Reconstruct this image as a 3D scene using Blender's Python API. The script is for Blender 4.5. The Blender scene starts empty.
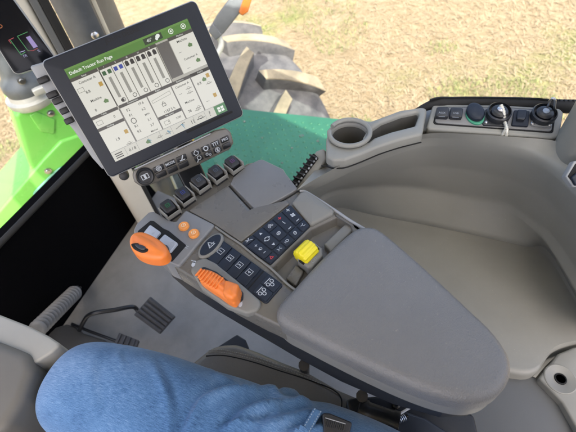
import bpy, bmesh, math, random
from mathutils import Vector, Matrix, noise
random.seed(7)
S = bpy.context.scene
COL = S.collection
V = Vector
# ---------------------------------------------------------------- camera
FPX, CX, CY = 420.0, 288.0, 216.0            # focal length and centre in photo pixels (576 x 432)
_d = V((52, 344, 420)).normalized()
_U = -_d
_F = V((-662, -413, 420)); _F = (_F - _F.dot(_U) * _U).normalized()
_R = _F.cross(_U)
CAM = V((0, 0, 1.15))                        # cab frame: x right, y forward, z up from the cab floor
def W3(c): return V((c.dot(_R), c.dot(_F), c.dot(_U)))
def ray(px, py): return W3(V((px - CX, py - CY, FPX)))
def at(px, py, z):                            # point of the picture on the horizontal level z
    r = ray(px, py); return CAM + r * ((z - CAM.z) / r.z)
def on(px, py, p, n):                         # point of the picture on a plane
    r = ray(px, py); return CAM + r * ((V(p) - CAM).dot(V(n)) / r.dot(V(n)))
def far(px, py, dist): return CAM + ray(px, py).normalized() * dist
cam = bpy.data.cameras.new('camera'); co = bpy.data.objects.new('camera', cam); COL.objects.link(co)
cx_, cy_, cz_ = W3(V((1, 0, 0))), W3(V((0, -1, 0))), W3(V((0, 0, -1)))
co.matrix_world = Matrix(((cx_.x, cy_.x, cz_.x, CAM.x), (cx_.y, cy_.y, cz_.y, CAM.y), (cx_.z, cy_.z, cz_.z, CAM.z), (0, 0, 0, 1)))
cam.sensor_width = 36; cam.lens = 36 * FPX / 576; cam.clip_start = .02; cam.clip_end = 3000
S.camera = co
cam.dof.use_dof = True; cam.dof.focus_distance = .62; cam.dof.aperture_fstop = 8

# ---------------------------------------------------------------- materials
def mat(name, col, rough=.5, bump=0, bscale=300, var=0, vscale=8, metal=0, spec=.5, emit=None, es=1, dist=.001, voro=False, coat=0, stretch=None, col2=None, sheen=0, dust=0):
    m = bpy.data.materials.new(name); m.use_nodes = True
    nt = m.node_tree; b = nt.nodes['Principled BSDF']; L = nt.links.new
    b.inputs['Base Color'].default_value = (*col, 1); b.inputs['Roughness'].default_value = rough
    b.inputs['Metallic'].default_value = metal; b.inputs['Specular IOR Level'].default_value = spec
    b.inputs['Coat Weight'].default_value = coat
    if sheen: b.inputs['Sheen Weight'].default_value = sheen
    tc = nt.nodes.new('ShaderNodeTexCoord')
    src = tc.outputs['Object']
    if stretch:
        mp = nt.nodes.new('ShaderNodeMapping'); mp.inputs['Scale'].default_value = stretch
        L(src, mp.inputs['Vector']); src = mp.outputs['Vector']
    if emit:
        b.inputs['Emission Color'].default_value = (*emit, 1); b.inputs['Emission Strength'].default_value = es
    if var or col2:
        n = nt.nodes.new('ShaderNodeTexNoise'); n.inputs['Scale'].default_value = vscale; n.inputs['Detail'].default_value = 5; n.inputs['Roughness'].default_value = .6
        L(src, n.inputs['Vector'])
        r = nt.nodes.new('ShaderNodeValToRGB')
        c1 = [c * (1 - var) for c in col]; c2 = list(col2) if col2 else [min(1, c * (1 + var)) for c in col]
        r.color_ramp.elements[0].position = .35; r.color_ramp.elements[1].position = .68
        r.color_ramp.elements[0].color = (*c1, 1); r.color_ramp.elements[1].color = (*c2, 1)
        L(n.outputs['Fac'], r.inputs['Fac']); L(r.outputs['Color'], b.inputs['Base Color'])
        rr = nt.nodes.new('ShaderNodeMapRange'); rr.inputs['To Min'].default_value = max(.05, rough - .08); rr.inputs['To Max'].default_value = min(1, rough + .08)
        L(n.outputs['Fac'], rr.inputs['Value']); L(rr.outputs['Result'], b.inputs['Roughness'])
    if dust:
        dn = nt.nodes.new('ShaderNodeTexNoise'); dn.inputs['Scale'].default_value = 330; dn.inputs['Detail'].default_value = 2
        dm = nt.nodes.new('ShaderNodeTexNoise'); dm.inputs['Scale'].default_value = 9; dm.inputs['Detail'].default_value = 4
        L(src, dn.inputs['Vector']); L(src, dm.inputs['Vector'])
        ad = nt.nodes.new('ShaderNodeMath'); ad.operation = 'MULTIPLY_ADD'; ad.inputs[1].default_value = .35; L(dm.outputs['Fac'], ad.inputs[0]); L(dn.outputs['Fac'], ad.inputs[2])
        dr = nt.nodes.new('ShaderNodeMapRange'); dr.inputs['From Min'].default_value = .895; dr.inputs['From Max'].default_value = .96; dr.inputs['To Max'].default_value = dust; L(ad.outputs[0], dr.inputs['Value'])
        mx = nt.nodes.new('ShaderNodeMix'); mx.data_type = 'RGBA'; L(dr.outputs['Result'], mx.inputs['Factor'])
        bc = b.inputs['Base Color']
        if bc.is_linked: L(bc.links[0].from_socket, mx.inputs['A'])
        else: mx.inputs['A'].default_value = (*col, 1)
        mx.inputs['B'].default_value = (.44, .39, .31, 1); L(mx.outputs['Result'], bc)
    if bump:
        if voro:
            t = nt.nodes.new('ShaderNodeTexVoronoi'); t.inputs['Scale'].default_value = bscale; o = t.outputs['Distance']
        else:
            t = nt.nodes.new('ShaderNodeTexNoise'); t.inputs['Scale'].default_value = bscale; t.inputs['Detail'].default_value = 3; o = t.outputs['Fac']
        L(src, t.inputs['Vector'])
        bp = nt.nodes.new('ShaderNodeBump'); bp.inputs['Strength'].default_value = bump; bp.inputs['Distance'].default_value = dist
        L(o, bp.inputs['Height']); L(bp.outputs['Normal'], b.inputs['Normal'])
    return m
M = {}
M['trim'] = mat('warm grey moulded trim', (.20, .195, .175), .5, .25, 900, .05, 14, dist=.0004)
M['tub'] = mat('grey moulded shelf plastic', (.25, .248, .224), .42, .3, 1100, .05, 10, dist=.0004, dust=0.35)
M['console'] = mat('brown grey console plastic', (.128, .120, .104), .28, .12, 900, .06, 18, dist=.0003, dust=0.3)
M['satin'] = mat('satin grey lid plastic', (.195, .196, .196), .30, .25, 1400, .03, 20, dist=.0003)
M['pad'] = mat('grey grained pad vinyl', (.166, .163, .160), .36, .7, 640, .05, 12, dist=.0006, voro=True, dust=0.25)
M['padside'] = mat('pad rim plastic', (.19, .185, .17), .36, .25, 900, .04, 12, dist=.0003)
M['dark'] = mat('black moulded plastic', (.014, .014, .016), .45, .2, 800, dist=.0003)
M['blackfoam'] = mat('matte black lining', (.0022, .0022, .0028), .95, .3, 120, dist=.001, spec=.05)
M['bezel'] = mat('charcoal bezel plastic', (.014, .017, .024), .42, .12, 1500, .06, 30, dist=.0002, spec=.3)
M['edge'] = mat('grey housing plastic and edge highlight', (.30, .31, .32), .4, .15, 900, dist=.0003)
M['navy'] = mat('dark slate keypad', (.014, .019, .031), .42, .1, 1200, .06, 40, dist=.0002, spec=.3)
M['navy2'] = mat('slate key cap', (.017, .023, .036), .40, .1, 1200, .05, 40, dist=.0002, spec=.3)
M['orange'] = mat('orange plastic', (.80, .21, .035), .38, .12, 700, .04, 40, dist=.0003)
M['amber'] = mat('orange push button', (.78, .30, .07), .35, .05, 700)
M['yellow'] = mat('yellow plastic', (.80, .68, .02), .36, .1, 600, .04, 50, dist=.0003)
M['white'] = mat('white printed ink', (.46, .49, .52), .5)
M['greyink'] = mat('grey printed ink', (.30, .33, .37), .5)
M['redink'] = mat('red printed ink', (.60, .05, .06), .5)
M['blackgap'] = mat('black gap', (.004, .004, .004), .8)
M['chrome'] = mat('bare steel', (.55, .56, .58), .28, .1, 300, metal=1)
M['wire'] = mat('braided steel wire', (.72, .70, .62), .4, .5, 900, metal=.6)
M['rubber'] = mat('black rubber', (.012, .012, .012), .75, .3, 500, dist=.0004)
M['mat'] = mat('grey rubber floor mat', (.235, .228, .213), .62, .6, 260, .09, 16, dist=.0012, dust=0.6)
M['pedal'] = mat('worn pedal rubber', (.055, .055, .058), .6, .3, 300, .2, 30)
M['tube'] = mat('black painted tube', (.012, .013, .015), .3)
M['bellows'] = mat('grey corrugated hose', (.21, .21, .208), .5, .15, 500, .06, 20)
M['cowl'] = mat('beige grey cowl', (.30, .295, .265), .5, .25, 900, .05, 9, dist=.0003)
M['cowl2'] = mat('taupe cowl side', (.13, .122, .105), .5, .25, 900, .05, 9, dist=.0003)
M['leather'] = mat('grey brown seat leather', (.165, .152, .132), .42, .4, 350, .06, 15, voro=True, dist=.0005, dust=0.3)
M['thread'] = mat('pale sewing thread', (.30, .29, .26), .7)
M['post'] = mat('beige grey post trim', (.60, .57, .49), .5, .2, 700, .05, 6, dist=.0003)
M['postgrey'] = mat('grey post insert', (.12, .125, .125), .5, .2, 700)
M['exhaust'] = mat('weathered grey metal', (.10, .112, .125), .45, .3, 120, .25, 9, metal=.3)
M['exhaust2'] = mat('dull aluminium', (.50, .50, .46), .42, .3, 120, .2, 9, metal=.25)
M['green'] = mat('bright green paint', (.17, .56, .09), .28, .02, 200, .03, 5, coat=.3)
M['plate'] = mat('green tread plate', (.036, .155, .09), .5, .25, 260, .10, 6, dist=.0006)
M['speck'] = mat('dried mud', (.12, .15, .13), .9, .4, 200)
M['tyre'] = mat('dusty tyre rubber', (.10, .10, .108), .92, .6, 60, .25, 9, col2=(.17, .165, .165), dist=.004)
M['tread'] = mat('straw dusted lug face', (.24, .205, .145), .95, .6, 60, .2, 7, col2=(.37, .31, .21), dist=.004)
M['rim'] = mat('yellow wheel paint', (.72, .52, .03), .4)
M['liner'] = mat('pale headliner', (.70, .69, .65), .8)

def denim():
    m = bpy.data.materials.new('blue denim'); m.use_nodes = True
    nt = m.node_tree; b = nt.nodes['Principled BSDF']; L = nt.links.new; N = nt.nodes.new
    b.inputs['Roughness'].default_value = .85; b.inputs['Specular IOR Level'].default_value = .15; b.inputs['Sheen Weight'].default_value = .15
    uv = N('ShaderNodeUVMap'); uv.uv_map = 'weave'
    def nz(scale, st, det=3):
        mp = N('ShaderNodeMapping'); mp.inputs['Scale'].default_value = st; L(uv.outputs['UV'], mp.inputs['Vector'])
        n = N('ShaderNodeTexNoise'); n.inputs['Scale'].default_value = scale; n.inputs['Detail'].default_value = det; L(mp.outputs['Vector'], n.inputs['Vector']); return n.outputs['Fac']
    streak = nz(1, (1500, 110, 1)); cross0 = nz(1, (700, 900, 1)); cm = N('ShaderNodeMath'); cm.operation = 'MULTIPLY_ADD'; L(cross0, cm.inputs[0]); cm.inputs[1].default_value = .45; cm.inputs[2].default_value = .275; cross = cm.outputs[0]; worn = nz(1, (14, 10, 1), 5)
    a = N('ShaderNodeMath'); a.operation = 'ADD'; L(streak, a.inputs[0]); L(cross, a.inputs[1])
    a2 = N('ShaderNodeMath'); a2.operation = 'MULTIPLY_ADD'; L(worn, a2.inputs[0]); a2.inputs[1].default_value = .9; L(a.outputs[0], a2.inputs[2])
    mr = N('ShaderNodeMapRange'); mr.inputs['From Min'].default_value = .98; mr.inputs['From Max'].default_value = 1.95; L(a2.outputs[0], mr.inputs['Value'])
    r = N('ShaderNodeValToRGB'); e = r.color_ramp.elements
    e[0].position = 0; e[0].color = (.015, .05, .135, 1); e[1].position = 1; e[1].color = (.27, .40, .60, 1)
    k = e.new(.5); k.color = (.095, .20, .375, 1)
    L(mr.outputs['Result'], r.inputs['Fac']); L(r.outputs['Color'], b.inputs['Base Color'])
    bp = N('ShaderNodeBump'); bp.inputs['Strength'].default_value = .5; bp.inputs['Distance'].default_value = .0006
    L(a.outputs[0], bp.inputs['Height']); L(bp.outputs['Normal'], b.inputs['Normal'])
    return m
M['denim'] = denim()
def glass():
    m = bpy.data.materials.new('window glass'); m.use_nodes = True
    nt = m.node_tree; nt.nodes.clear(); L = nt.links.new; N = nt.nodes.new
    o = N('ShaderNodeOutputMaterial'); t = N('ShaderNodeBsdfTransparent'); t.inputs['Color'].default_value = (.95, .98, .96, 1)
    g = N('ShaderNodeBsdfGlossy'); g.inputs['Roughness'].default_value = .02
    ge = N('ShaderNodeNewGeometry'); dt = N('ShaderNodeVectorMath'); dt.operation = 'DOT_PRODUCT'; L(ge.outputs['Normal'], dt.inputs[0]); L(ge.outputs['Incoming'], dt.inputs[1])
    ab = N('ShaderNodeMath'); ab.operation = 'ABSOLUTE'; L(dt.outputs['Value'], ab.inputs[0])
    iv = N('ShaderNodeMath'); iv.operation = 'SUBTRACT'; iv.inputs[0].default_value = 1; L(ab.outputs[0], iv.inputs[1])
    pw = N('ShaderNodeMath'); pw.operation = 'POWER'; L(iv.outputs[0], pw.inputs[0]); pw.inputs[1].default_value = 5
    f = N('ShaderNodeMath'); f.operation = 'MULTIPLY_ADD'; L(pw.outputs[0], f.inputs[0]); f.inputs[1].default_value = .6; f.inputs[2].default_value = .03
    x = N('ShaderNodeMixShader'); L(f.outputs[0], x.inputs[0]); L(t.outputs[0], x.inputs[1]); L(g.outputs[0], x.inputs[2]); L(x.outputs[0], o.inputs['Surface'])
    return m
M['glass'] = glass()
_em = {}
def lit(col, es=.55):
    k = (tuple(col), es)
    if k not in _em:
        m = bpy.data.materials.new('lit display colour'); m.use_nodes = True
        b = m.node_tree.nodes['Principled BSDF']
        b.inputs['Base Color'].default_value = (.02, .02, .02, 1); b.inputs['Roughness'].default_value = .25
        b.inputs['Emission Color'].default_value = (*col, 1); b.inputs['Emission Strength'].default_value = es * .355
        _em[k] = m
    return _em[k]

# ---------------------------------------------------------------- object helpers
BASE = {}
def tag(o, label=None, cat=None, group=None, kind=None):
    if label: o['label'] = label
    if cat: o['category'] = cat
    if group: o['group'] = group
    if kind: o['kind'] = kind
    return o
def thing(name, label, cat, loc, group=None):
    o = bpy.data.objects.new(name, None); COL.objects.link(o); o.location = loc; o.empty_display_size = .05
    BASE[o] = V(loc); return tag(o, label, cat, group)
def link(name, me, m, parent=None, smooth=40):
    if m is not None:
        for k in (m if isinstance(m, (list, tuple)) else [m]): me.materials.append(k)
    b = BASE[parent] if parent else V((0, 0, 0))
    if b.length: me.transform(Matrix.Translation(-b))
    if smooth:
        me.polygons.foreach_set('use_smooth', [True] * len(me.polygons)); me.set_sharp_from_angle(angle=math.radians(smooth))
    o = bpy.data.objects.new(name, me); COL.objects.link(o); BASE[o] = b
    if parent: o.parent = parent
    return o
def from_bm(name, bm, m, parent=None, smooth=40, fix=True):
    if fix:
        bmesh.ops.remove_doubles(bm, verts=bm.verts[:], dist=2e-6); bmesh.ops.recalc_face_normals(bm, faces=bm.faces[:])
    me = bpy.data.meshes.new(name); bm.to_mesh(me); bm.free(); return link(name, me, m, parent, smooth)

class Fr:                                     # a local flat frame: origin, two axes, normal
    def __init__(s, o, x, n):
        s.o = V(o); s.n = V(n).normalized(); x = V(x); s.x = (x - x.dot(s.n) * s.n).normalized(); s.y = s.n.cross(s.x)
    def p(s, q, w=0): return s.o + s.x * q[0] + s.y * q[1] + s.n * w
    def px(s, a, b):
        d = on(a, b, s.o, s.n) - s.o; return (d.dot(s.x), d.dot(s.y))
    def pxs(s, pts): return [s.px(*p) for p in pts]
    def up(s, w): return Fr(s.o + s.n * w, s.x, s.n)
def level(z): return Fr((0, 0, z), (1, 0, 0), (0, 0, 1))

def ccw(pts):
    a = sum(pts[i][0] * pts[(i + 1) % len(pts)][1] - pts[(i + 1) % len(pts)][0] * pts[i][1] for i in range(len(pts)))
    return list(pts) if a > 0 else list(pts)[::-1]
def rnd(pts, r, seg=6):                       # round the corners of a polygon with true arcs of radius r
    out = []; n = len(pts)
    for i in range(n):
        a, b, c = V(pts[i - 1]), V(pts[i]), V(pts[(i + 1) % n])
        u, v = a - b, c - b
        rr = r[i] if isinstance(r, (list, tuple)) else r
        if u.length < 1e-7 or v.length < 1e-7: continue
        lu, lv = u.length, v.length; u.normalize(); v.normalize()
        half = math.acos(max(-1, min(1, u.dot(v)))) / 2          # half the inner angle
        if half > 1.55 or half < .05: out.append(tuple(b)); continue
        d = min(rr / math.tan(half), lu * .48, lv * .48); R = d * math.tan(half)
        bis = (u + v).normalized(); cen = b + bis * (R / math.sin(half))
        p, q = b + u * d - cen, b + v * d - cen
        tot = math.atan2(p.x * q.y - p.y * q.x, p.dot(q))
        for k in range(seg + 1):
            t = tot * k / seg; cs, sn = math.cos(t), math.sin(t)
            out.append((cen.x + p.x * cs - p.y * sn, cen.y + p.x * sn + p.y * cs))
    return out
def cat(pts, seg=8, closed=True):             # smooth curve through points (any dimension)
    n = len(pts); P = [V(p) for p in pts]; out = []
    for i in range(n if closed else n - 1):
        p0 = P[i - 1] if (closed or i > 0) else P[0] * 2 - P[1]
        p1 = P[i]; p2 = P[(i + 1) % n]
        p3 = P[(i + 2) % n] if (closed or i + 2 < n) else P[-1] * 2 - P[-2]
        for k in range(seg):
            t = k / seg
            out.append(.5 * ((2 * p1) + (p2 - p0) * t + (2 * p0 - 5 * p1 + 4 * p2 - p3) * t * t + (3 * p1 - p0 - 3 * p2 + p3) * t ** 3))
    if not closed: out.append(P[-1])
    return [tuple(p) for p in out]
def ell(c, a, b, rot=0, n=32):
    cs, sn = math.cos(rot), math.sin(rot)
    return [(c[0] + a * math.cos(t) * cs - b * math.sin(t) * sn, c[1] + a * math.cos(t) * sn + b * math.sin(t) * cs) for t in [2 * math.pi * k / n for k in range(n)]]
def inset(pts, d):
    n = len(pts); out = []
    for i in range(n):
        a, b, c = V(pts[i - 1]), V(pts[i]), V(pts[(i + 1) % n])
        e1, e2 = b - a, c - b
        if e1.length < 1e-9: e1 = e2
        if e2.length < 1e-9: e2 = e1
        e1.normalize(); e2.normalize()
        n1, n2 = V((-e1.y, e1.x)), V((-e2.y, e2.x))
        k = max(.35, 1 + n1.dot(n2)); out.append(b + (n1 + n2) / k * d)
    if d <= 0: return [tuple(o) for o in out]
    E = [V(pts[(i + 1) % n]) - V(pts[i]) for i in range(n)]
    for _ in range(6):                        # corners tighter than the inset: pull flipped runs to one point
        fl = [(out[(i + 1) % n] - out[i]).dot(E[i]) < -1e-12 for i in range(n)]
        if not any(fl) or all(fl): break
        i = next(k for k in range(n) if not fl[k]); c = 0
        while c < n:
            j = (i + c) % n
            if fl[j]:
                r = 1
                while fl[(j + r) % n] and r < n: r += 1
                a, b = (j - 1) % n, (j + r) % n          # edges before and after the run
                ea, eb = E[a], E[b]; den = ea.x * eb.y - ea.y * eb.x
                if abs(den) > .02 * ea.length * eb.length:
                    w_ = out[b] - out[a]; t = (w_.x * eb.y - w_.y * eb.x) / den; m = out[a] + ea * t
                else: m = (out[j] + out[(j + r) % n]) / 2
                for q in range(r + 1): out[(j + q) % n] = m.copy()
                c += r
            c += 1
    return [tuple(o) for o in out]
def slab_bm(bm, fr, pts, w0, w1, r=.003, seg=3, dome=0, bottom=True):
    pts = ccw(pts); r *= .96; rings = [(0, w0), (0, w1 - r)]
    for k in range(1, seg + 1):
        a = math.pi / 2 * k / seg; rings.append((r * (1 - math.cos(a)), w1 - r + r * math.sin(a)))
    vs = []
    for off, w in rings:
        q = inset(pts, off) if off else pts
        vs.append([bm.verts.new(fr.p(p, w)) for p in q])
    if dome:
        q = inset(pts, r); c = (sum(p[0] for p in q) / len(q), sum(p[1] for p in q) / len(q))
        for k in (1, 2, 3, 4):
            t = k / 5; s = 1 - t
            vs.append([bm.verts.new(fr.p((c[0] + (p[0] - c[0]) * s, c[1] + (p[1] - c[1]) * s), w1 + dome * (1 - s * s))) for p in q])
    n = len(pts)
    for a, b in zip(vs, vs[1:]):
        for i in range(n): bm.faces.new((a[i], a[(i + 1) % n], b[(i + 1) % n], b[i]))
    bm.faces.new(vs[-1])
    if bottom: bm.faces.new(vs[0][::-1])
def slab(name, fr, pts, w0, w1, m, parent=None, r=.003, seg=3, dome=0, smooth=40):
    bm = bmesh.new(); slab_bm(bm, fr, pts, w0, w1, r, seg, dome); return from_bm(name, bm, m, parent, smooth)
def tube_bm(bm, path, rad, n=12, cap=True):
    P = [V(p) for p in path]; R = rad if isinstance(rad, (list, tuple)) else [rad] * len(P); prev = None; rings = []
    for i, p in enumerate(P):
        t = (P[min(i + 1, len(P) - 1)] - P[max(i - 1, 0)]).normalized()
        if prev is None:
            a = V((0, 0, 1)) if abs(t.z) < .9 else V((1, 0, 0)); u = (a - a.dot(t) * t).normalized()
        else: u = (prev - prev.dot(t) * t).normalized()
        prev = u; v = t.cross(u)
        rings.append([bm.verts.new(p + (u * math.cos(2 * math.pi * k / n) + v * math.sin(2 * math.pi * k / n)) * R[i]) for k in range(n)])
    for a, b in zip(rings, rings[1:]):
        for k in range(n): bm.faces.new((a[k], a[(k + 1) % n], b[(k + 1) % n], b[k]))
    if cap: bm.faces.new(rings[0][::-1]); bm.faces.new(rings[-1])
def tube(name, path, rad, m, parent=None, n=12, smooth=50):
    bm = bmesh.new(); tube_bm(bm, path, rad, n); return from_bm(name, bm, m, parent, smooth)
def box_bm(bm, c, x, y, z, r=0):              # half-extent vectors x, y, z
    c, x, y, z = V(c), V(x), V(y), V(z)
    vs = [bm.verts.new(c + x * a + y * b + z * d) for a in (-1, 1) for b in (-1, 1) for d in (-1, 1)]
    fs = [(0, 1, 3, 2), (4, 6, 7, 5), (0, 4, 5, 1), (2, 3, 7, 6), (0, 2, 6, 4), (1, 5, 7, 3)]
    F = [bm.faces.new([vs[i] for i in f]) for f in fs]
    if r: bmesh.ops.bevel(bm, geom=list({e for f in F for e in f.edges}), offset=r, segments=3, profile=.5, affect='EDGES')
def box(name, c, x, y, z, m, parent=None, r=.003):
    bm = bmesh.new(); box_bm(bm, c, x, y, z, r); return from_bm(name, bm, m, parent, 40)
def loft_bm(bm, rows, closed=False, caps=False):
    vs = [[bm.verts.new(p) for p in row] for row in rows]
    for a, b in zip(vs, vs[1:]):
        n = len(a)
        for i in range(n if closed else n - 1): bm.faces.new((a[i], a[(i + 1) % n], b[(i + 1) % n], b[i]))
    if caps: bm.faces.new(vs[0][::-1]); bm.faces.new(vs[-1])
    return vs
def lathe_bm(bm, o, axis, prof, n=28, cap=True):   # prof: (radius, along axis)
    axis = V(axis).normalized(); a = V((0, 0, 1)) if abs(axis.z) < .9 else V((1, 0, 0)); u = (a - a.dot(axis) * axis).normalized(); v = axis.cross(u)
    rings = [[bm.verts.new(V(o) + axis * h + (u * math.cos(2 * math.pi * k / n) + v * math.sin(2 * math.pi * k / n)) * max(r, 1e-5)) for k in range(n)] for r, h in prof]
    for a, b in zip(rings, rings[1:]):
        for k in range(n): bm.faces.new((a[k], a[(k + 1) % n], b[(k + 1) % n], b[k]))
    if cap: bm.faces.new(rings[0][::-1]); bm.faces.new(rings[-1])
def lathe(name, o, axis, prof, m, parent=None, n=28, smooth=40):
    bm = bmesh.new(); lathe_bm(bm, o, axis, prof, n); return from_bm(name, bm, m, parent, smooth)
class Marks:                                  # flat printed marks on a frame, one mesh
    def __init__(s, fr, w=.0003): s.fr, s.w, s.bm = fr, w, bmesh.new()
    def poly(s, pts): s.bm.faces.new([s.bm.verts.new(s.fr.p(p, s.w)) for p in ccw(pts)]); return s
    def line(s, pts, wd):
        for a, b in zip(pts, pts[1:]):
            a, b = V(a[:2]), V(b[:2]); d = b - a
            if d.length < 1e-7: continue
            d.normalize(); q = V((-d.y, d.x)) * wd / 2; e = d * wd * .35; s.poly([tuple(a - e - q), tuple(b + e - q), tuple(b + e + q), tuple(a - e + q)])
        return s
    def ring(s, c, a, b, wd, rot=0, n=18, t0=0, t1=1):
        o, i = ell(c, a, b, rot, n), ell(c, a - wd, b - wd, rot, n)
        for k in range(int(n * t0), int(n * t1)): s.poly([i[k], i[(k + 1) % n], o[(k + 1) % n], o[k]])
        return s
    def disc(s, c, a, b=None, rot=0): return s.poly(ell(c, a, b or a, rot, 18))
    def text(s, body, c, size, d=(1, 0), align='CENTER', bold=0):
        cu = bpy.data.curves.new('t', 'FONT'); cu.body = body; cu.size = size; cu.align_x = align; cu.align_y = 'CENTER'; cu.offset = bold; cu.resolution_u = 2
        o = bpy.data.objects.new('t', cu); COL.objects.link(o)
        dg = bpy.context.evaluated_depsgraph_get(); me = bpy.data.meshes.new_from_object(o.evaluated_get(dg))
        d = V(d).normalized(); e = V((-d.y, d.x))
        base = len(s.bm.verts); vs = [s.bm.verts.new(s.fr.p((c[0] + d.x * v.co.x + e.x * v.co.y, c[1] + d.y * v.co.x + e.y * v.co.y), s.w)) for v in me.vertices]
        for p in me.polygons:
            try: s.bm.faces.new([vs[i] for i in p.vertices])
            except ValueError: pass
        bpy.data.objects.remove(o); bpy.data.curves.remove(cu); bpy.data.meshes.remove(me); return s
    def build(s, name, m, parent): return from_bm(name, s.bm, m, parent, 0, fix=False)
def bil(q, s, t):                             # bilinear in four 2D corners (00, 10, 11, 01)
    a = V(q[0]) * (1 - s) + V(q[1]) * s; b = V(q[3]) * (1 - s) + V(q[2]) * s; return tuple(a * (1 - t) + b * t)
def cell(q, s0, t0, s1, t1, g=0): return [bil(q, s0 + g, t0 + g), bil(q, s1 - g, t0 + g), bil(q, s1 - g, t1 - g), bil(q, s0 + g, t1 - g)]
def mid(q): return (sum(p[0] for p in q) / len(q), sum(p[1] for p in q) / len(q))

# ---------------------------------------------------------------- world and light
SUN_EL, SUN_AZ = math.radians(56), math.atan2(-.62, -.78)     # azimuth as (x, y) of the direction to the sun: behind and to the left
sd = V((math.cos(SUN_EL) * math.sin(SUN_AZ), math.cos(SUN_EL) * math.cos(SUN_AZ), math.sin(SUN_EL)))
w = bpy.data.worlds.new('World'); S.world = w; w.use_nodes = True
nt = w.node_tree; bg = nt.nodes['Background']; sk = nt.nodes.new('ShaderNodeTexSky'); sk.sky_type = 'NISHITA'; sk.sun_disc = False
sk.sun_elevation = SUN_EL; sk.sun_rotation = SUN_AZ; sk.altitude = 200; sk.dust_density = 6; sk.air_density = .7; sk.ozone_density = .4
nt.links.new(sk.outputs[0], bg.inputs['Color']); bg.inputs['Strength'].default_value = .15
sl = bpy.data.lights.new('sun', 'SUN'); sl.energy = 2.0; sl.angle = math.radians(.5); sl.color = (1, .95, .86)
so = bpy.data.objects.new('sun', sl); COL.objects.link(so); so.rotation_euler = sd.to_track_quat('Z', 'Y').to_euler(); so.location = (0, 0, 20)
S.view_settings.view_transform = 'Standard'; S.view_settings.look = 'None'; S.view_settings.exposure = 1.95; S.view_settings.gamma = 1; S.view_settings.use_curve_mapping = False
S.render.engine = 'CYCLES'; S.cycles.max_bounces = 10; S.cycles.diffuse_bounces = 5; S.cycles.transparent_max_bounces = 12
S.render.resolution_x, S.render.resolution_y = 1024, 768

# ================================================================ OUTSIDE
GZ = -1.75
def ground_mat():
    m = bpy.data.materials.new('dry straw ground'); m.use_nodes = True; nt = m.node_tree; b = nt.nodes['Principled BSDF']; L = nt.links.new; N = nt.nodes.new
    tc = N('ShaderNodeTexCoord'); b.inputs['Roughness'].default_value = .95; b.inputs['Specular IOR Level'].default_value = .1
    def nz(sc, det=6, rg=.6):
        n = N('ShaderNodeTexNoise'); n.inputs['Scale'].default_value = sc; n.inputs['Detail'].default_value = det; n.inputs['Roughness'].default_value = rg; L(tc.outputs['Object'], n.inputs['Vector']); return n.outputs['Fac']
    def ramp(f, p0, c0, p1, c1):
        r = N('ShaderNodeValToRGB'); r.color_ramp.elements[0].position = p0; r.color_ramp.elements[1].position = p1
        r.color_ramp.elements[0].color = (*c0, 1); r.color_ramp.elements[1].color = (*c1, 1); L(f, r.inputs['Fac']); return r.outputs['Color']
    fine = ramp(nz(9, 8, .7), .36, (.235, .178, .105), .64, (.355, .28, .18))
    grass = ramp(nz(14, 6, .7), .4, (.13, .16, .05), .62, (.27, .27, .11))
    msk = ramp(nz(.55, 4, .6), .53, (0, 0, 0), .66, (1, 1, 1))
    x = N('ShaderNodeMix'); x.data_type = 'RGBA'; L(msk, x.inputs['Factor']); L(fine, x.inputs['A']); L(grass, x.inputs['B'])
    L(x.outputs['Result'], b.inputs['Base Color'])
    bp = N('ShaderNodeBump'); bp.inputs['Strength'].default_value = .8; bp.inputs['Distance'].default_value = .03; L(nz(16, 8, .75), bp.inputs['Height']); L(bp.outputs['Normal'], b.inputs['Normal'])
    return m
bm = bmesh.new(); bmesh.ops.create_grid(bm, x_segments=1, y_segments=1, size=900, matrix=Matrix.Translation((0, 0, GZ)))
tag(from_bm('ground', bm, ground_mat(), None, 0), kind='structure', label='dry straw coloured ground with green patches')
# loose straw and grass blades where the window looks down on the ground
def blades(name, cnt, cols, label, L0, L1, green):
    vs, fs, mi = [], [], []
    def add(x, y):
        a = random.uniform(0, 6.283); ln = random.uniform(L0, L1); wd = random.uniform(.0018, .0045)
        up = random.uniform(.0, .35) if not green else random.uniform(.5, 1.2)
        d = V((math.cos(a), math.sin(a), up)).normalized() * ln; q = V((-math.sin(a), math.cos(a), 0)) * wd
        b = V((x, y, GZ + random.uniform(.002, .02))); k = len(vs)
        vs.extend([b - q, b + q, b + d * .6 + q * .7 + V((0, 0, .004)), b + d * .6 - q * .7 + V((0, 0, .004)), b + d - V((0, 0, ln * .1))])
        fs.extend([(k, k + 1, k + 2, k + 3), (k + 3, k + 2, k + 4)]); c = random.randrange(len(cols)); mi.extend([c, c])
    n = 0
    while n < cnt:
        px, py = random.choice([(random.uniform(190, 600), random.uniform(-25, 135)), (random.uniform(-40, 120), random.uniform(-10, 250))])
        r = ray(px, py)
        if r.z > -.12: continue
        p = at(px, py, GZ)
        if p.length > 16: continue
        x, y = p.x + random.gauss(0, .1), p.y + random.gauss(0, .1)
        g = noise.noise(V((x * .55, y * .55, 3.1))) + .5 * noise.noise(V((x * 1.7, y * 1.7, 9)))
        if green and g < .15: continue
        if not green and g > .35: continue
        add(x, y); n += 1
    me = bpy.data.meshes.new(name); me.from_pydata(vs, [], fs); o = link(name, me, cols, None, 0); me.polygons.foreach_set('material_index', mi); return tag(o, label, None, None, 'stuff')
blades('straw', 34000, [mat('straw a', (.315, .25, .155), .8), mat('straw b', (.36, .295, .19), .8), mat('straw c', (.24, .185, .105), .85)], 'scattered dry straw lying on the ground', .05, .16, False)
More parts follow.
